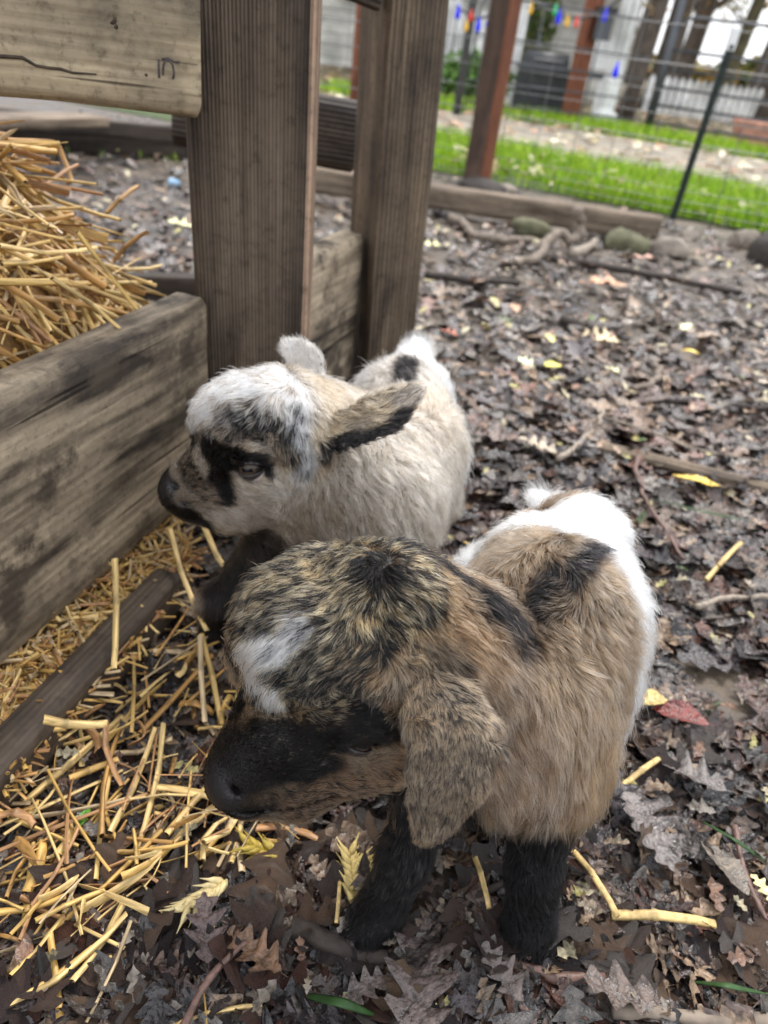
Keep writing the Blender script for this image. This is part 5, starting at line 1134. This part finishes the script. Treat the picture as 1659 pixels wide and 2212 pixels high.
hoofs(gA, at(1150, 2040), dp((1155, 1950), (1145, 2060), .43), .0125); hoofs(gA, at(815, 2020), dp((860, 1950), (790, 2050), .43), .0125)
for hx, hy in ((.155, .415), (.085, .43)): hoofs(gA, V3(hx, hy, 0), (0, -1), .011)

# ---- goat B: far kid, in profile at the plank
gB = empty('goat_kid', tuple(at(760, 1330, 0)), 'far cream coloured baby goat with a white forehead and dark face sniffing the plank', 'baby goat', 'two baby goats by the feeder')
fl = Field((-.19, .36, -.01), (.11, .80, .31), .0026)
fl.chain([q(600, 905, .530, 108), q(540, 900, .53, 92)], .02); fl.cone(q(480, 915, .53, 62), q(560, 1000, .525, 88), .02); fl.cone(q(590, 930, .525, 100), q(650, 950, .54, 95), .02)
fl.chain([q(520, 990, .525, 80), q(455, 1030, .532, 62), q(405, 1055, .536, 48), q(392, 1062, .536, 42)], .014)
fl.chain([q(425, 1095, .538, 32), q(490, 1085, .535, 52), q(575, 1050, .535, 78)], .012)
fl.chain([q(640, 960, .55, 100), q(720, 1010, .575, 118), q(800, 1080, .60, 125)], .03); fl.chain([q(670, 1080, .58, 90), q(780, 1120, .60, 110)], .03); fl.cone(q(700, 890, .56, 60), q(800, 950, .60, 80), .02)
fl.chain([q(815, 1080, .61, 130), q(872, 970, .65, 108), q(888, 865, .69, 82)], .03); fl.cone(q(840, 860, .69, 62), q(905, 1000, .66, 60), .02)
fl.cone(q(880, 1060, .65, 76), q(870, 1150, .65, 66), .02); fl.chain([q(890, 790, .70, 35), q(900, 760, .725, 18), q(915, 752, .745, 12)], .01)
fl.ell(ad(540, 985, .489), [XR, YU, _f], (.012, .006, .005), .008)
fl.leaf([ad(690, 945, .508), ad(745, 935, .505), ad(810, 905, .507), ad(868, 868, .512), ad(908, 840, .516)], [.009, .0145, .0155, .0110, .004], .0032, [YU*.95+_f*.3+XR*.3]*5, .30, .006)
fl.leaf([ad(672, 835, .56), ad(662, 790, .562), ad(640, 762, .557), ad(610, 752, .55)], [.010, .0135, .0115, .006], .0036, [XR, XR*.9+YU*.4, XR*.5+YU*.85, YU], -.25, .006)
def leg(L): fl.chain(L, .014)
leg([q(690, 1120, .585, 60), (V3(-.072, .452, .075), .014), (V3(-.085, .435, .055), .0135), (V3(-.09, .44, .025), .0105), (V3(-.09, .436, .012), .0125)])
leg([q(600, 1130, .57, 50), (V3(-.108, .452, .075), .014), (V3(-.128, .44, .055), .0135), (V3(-.13, .445, .025), .0105), (V3(-.13, .441, .012), .0125)])
for hx, hy in ((.050, .635), (-.005, .645)):
    leg([(V3(hx-.012, hy-.02, .12), .026), (V3(hx, hy-.03, .08), .02), (V3(hx, hy+.006, .05), .0115), (V3(hx, hy-.006, .022), .0095), (V3(hx, hy-.012, .011), .0115)])
fl.ell(ad(378, 1050, .517), [N(XR*.7-YU*.5), N(YU*.7+XR*.5), _f], (.0048, .0026, .006), .002, True)
for a in np.linspace(0, 1, 10): fl.ell(ad(385+75*a, 1085+12*a, .516), [XR, YU, _f], (.004, .0012, .008), .0015, True)
EB = ad(540, 1007, .4985); fl.ell(ad(540, 1007, .493), [XR, YU, _f], (.0095, .007, .006), .003, True)
B_def = (BEIGE, (.52, .43, .34), .5)
B_spots = [
 (ad(800, 1060, .57), .075, (.45, .355, .265), (.60, .52, .43), .4, .6), (ad(700, 1120, .57), .03, (.45, .37, .30), BEIGE, .4, .8),
 (ad(860, 860, .67), .04, (.45, .38, .31), (.62, .57, .5), .4, .6),
 ([ad(900, 775, .71), ad(970, 900, .68), ad(1000, 1050, .66)], .024, (.84, .86, .88), WHITE, .2, .5), ([ad(860, 770, .70), ad(790, 850, .68)], .014, (.84, .86, .88), WHITE, .2, .5), (ad(880, 760, .70), .022, (.84, .86, .88), WHITE, .2, .4),
 (ad(905, 750, .725), .009, BLACK, BROWN, .1, .4),
 ([ad(895, 800, .67), ad(880, 850, .64)], .0125, BLACK, GREYB, .12, .4), (ad(980, 830, .69), .010, (.4, .35, .3), GREYB, .4, .7),
 ([ad(680, 850, .53), ad(720, 900, .53)], .024, (.45, .31, .19), BEIGE, .4, .5), (ad(690, 970, .50), .018, (.40, .27, .17), BLACK, .15, .6),
 (ad(600, 1050, .50), .022, (.52, .41, .31), WHITE, .3, .6), (ad(520, 1100, .51), .026, (.36, .28, .21), (.56, .49, .42), .42, .5),
 ([ad(480, 860, .51), ad(560, 830, .50), ad(600, 860, .49)], .025, (.85, .86, .87), (.16, .12, .09), .17, .5), (ad(445, 900, .51), .020, (.80, .81, .82), GREYB, .25, .4),
 ([ad(490, 890, .49), ad(570, 890, .48), ad(640, 950, .49)], .013, (.50, .42, .33), BLACK, .50, .9), ([ad(640, 880, .49), ad(660, 1000, .50)], .009, (.78, .78, .77), BLACK, .25, .6), 
 ([ad(420, 950, .52), ad(500, 935, .50), ad(600, 935, .485)], .0095, (.22, .15, .10), BLACK, .5, .5), ([ad(590, 950, .485), ad(620, 980, .49)], .009, (.33, .22, .13), BLACK, .35, .5),
 ([ad(455, 965, .505), ad(480, 1000, .50), ad(470, 1060, .51)], .0098, BLACK, BROWN, .03, .3), ([ad(480, 990, .49), ad(560, 1005, .49)], .0088, BLACK, BROWN, .06, .35),
 ([ad(400, 985, .52), ad(420, 1040, .51)], .0085, (.24, .16, .10), BLACK, .48, .5), ([ad(358, 1040, .53), ad(370, 1085, .53), ad(430, 1115, .53)], .0105, BLACK, BROWN, .05, .4), (ad(440, 1065, .51), .007, (.30, .21, .15), BLACK, .3, .8),
 ([ad(720, 935, .50), ad(900, 845, .51)], .017, (.42, .30, .18), (.55, .45, .35), .3, .3), ([ad(900, 850, .51), ad(870, 860, .505)], .009, (.42, .36, .3), BEIGE, .4, .5),
 ([ad(720, 978, .50), ad(800, 942, .49), ad(880, 885, .495)], .0128, BLACK, BROWN, .04, .3),
 (ad(650, 780, .555), .028, (.58, .52, .46), (.75, .72, .68), .4, .4), (ad(625, 745, .545), .008, WHITE, BEIGE, .4, .5),
 ([V3(-.10, .45, .07), V3(-.11, .44, 0)], .042, (.016, .013, .012), BROWN, .1, .4), ([ad(640, 1190, .58), ad(560, 1170, .56)], .022, (.02, .016, .014), BROWN, .12, .6), (V3(.06, .62, .02), .05, BLACK, BROWN, .15, .4),
]
bodyB, meB = finish_body(fl, gB, B_def, B_spots, 8, [(ad(362, 1055, .525), .012)])
CB = [
 c_(ad(560, 820, .50), dp((640, 830), (460, 860), .50), .0105, .02, .35), c_(ad(470, 880, .50), dp((520, 860), (420, 960), .50), .0095, .02, .25), c_(ad(600, 890, .48), dp((640, 860), (580, 960), .48), .0105, .02, .35), c_(ad(650, 960, .49), dp((640, 900), (660, 1040), .49), .012, .02, .35),
 c_(ad(450, 990, .51), dp((400, 1020), (500, 950), .51), .0035, .02, .25), c_(ad(380, 1050, .52), dp((350, 1060), (420, 1040), .52), .0018, .015, .2), c_(ad(560, 960, .48), dp((500, 970), (620, 940), .48), .006, .012, .4), c_(ad(540, 1070, .50), dp((480, 1050), (600, 1090), .50), .009, .02, .3), c_(ad(520, 1130, .51), dp((470, 1100), (540, 1160), .51), .012, .02, .4),
 c_(ad(660, 1060, .52), dp((640, 980), (700, 1130), .52), .014, .03, .3), c_(ad(720, 1120, .54), dp((700, 1040), (740, 1200), .54), .016, .03, .3), c_(ad(700, 860, .53), dp((640, 830), (760, 900), .53), .011, .03, .35),
 c_(ad(850, 1060, .56), dp((790, 980), (900, 1150), .56), .016, .04, .35), c_(ad(960, 1000, .64), dp((920, 900), (990, 1100), .64), .017, .03, .4), c_(ad(860, 900, .64), dp((870, 1000), (850, 820), .64), .015, .03, .4), c_(ad(890, 780, .69), dp((890, 830), (890, 740), .69), .015, .02, .4), c_(ad(800, 860, .68), dp((860, 850), (770, 880), .68), .015, .02, .4),
 c_(ad(760, 930, .50), dp((700, 950), (830, 900), .50), .0055, .015, .2), c_(ad(880, 860, .51), dp((840, 890), (915, 840), .51), .006, .015, .2), c_(ad(650, 780, .55), dp((670, 830), (630, 740), .55), .006, .02, .25),
 c_(V3(-.11, .44, .04), (0, -.2, -1), .007, .03, .3), c_(V3(.03, .62, .04), (0, -.2, -1), .009, .03, .3),
]
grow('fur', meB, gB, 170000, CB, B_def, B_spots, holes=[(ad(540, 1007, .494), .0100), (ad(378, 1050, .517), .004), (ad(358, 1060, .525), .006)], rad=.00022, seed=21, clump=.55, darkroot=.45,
     weight=lambda P: 1+1.2*smooth01((.07-np.linalg.norm(P-ad(540, 960, .5), axis=1))/.03))
eye(gB, ad(540, 1008, .4985), dp((540, 1000), (526, 1020), .51, .49), .0092, (.06, .043, .03), .44, YU, M_LID)
for c, fw in ((V3(-.09, .436, 0), (-.5, -1)), (V3(-.13, .441, 0), (-.5, -1)), (V3(.050, .623, 0), (0, -1)), (V3(-.005, .633, 0), (0, -1))): hoofs(gB, c, fw, .0115)
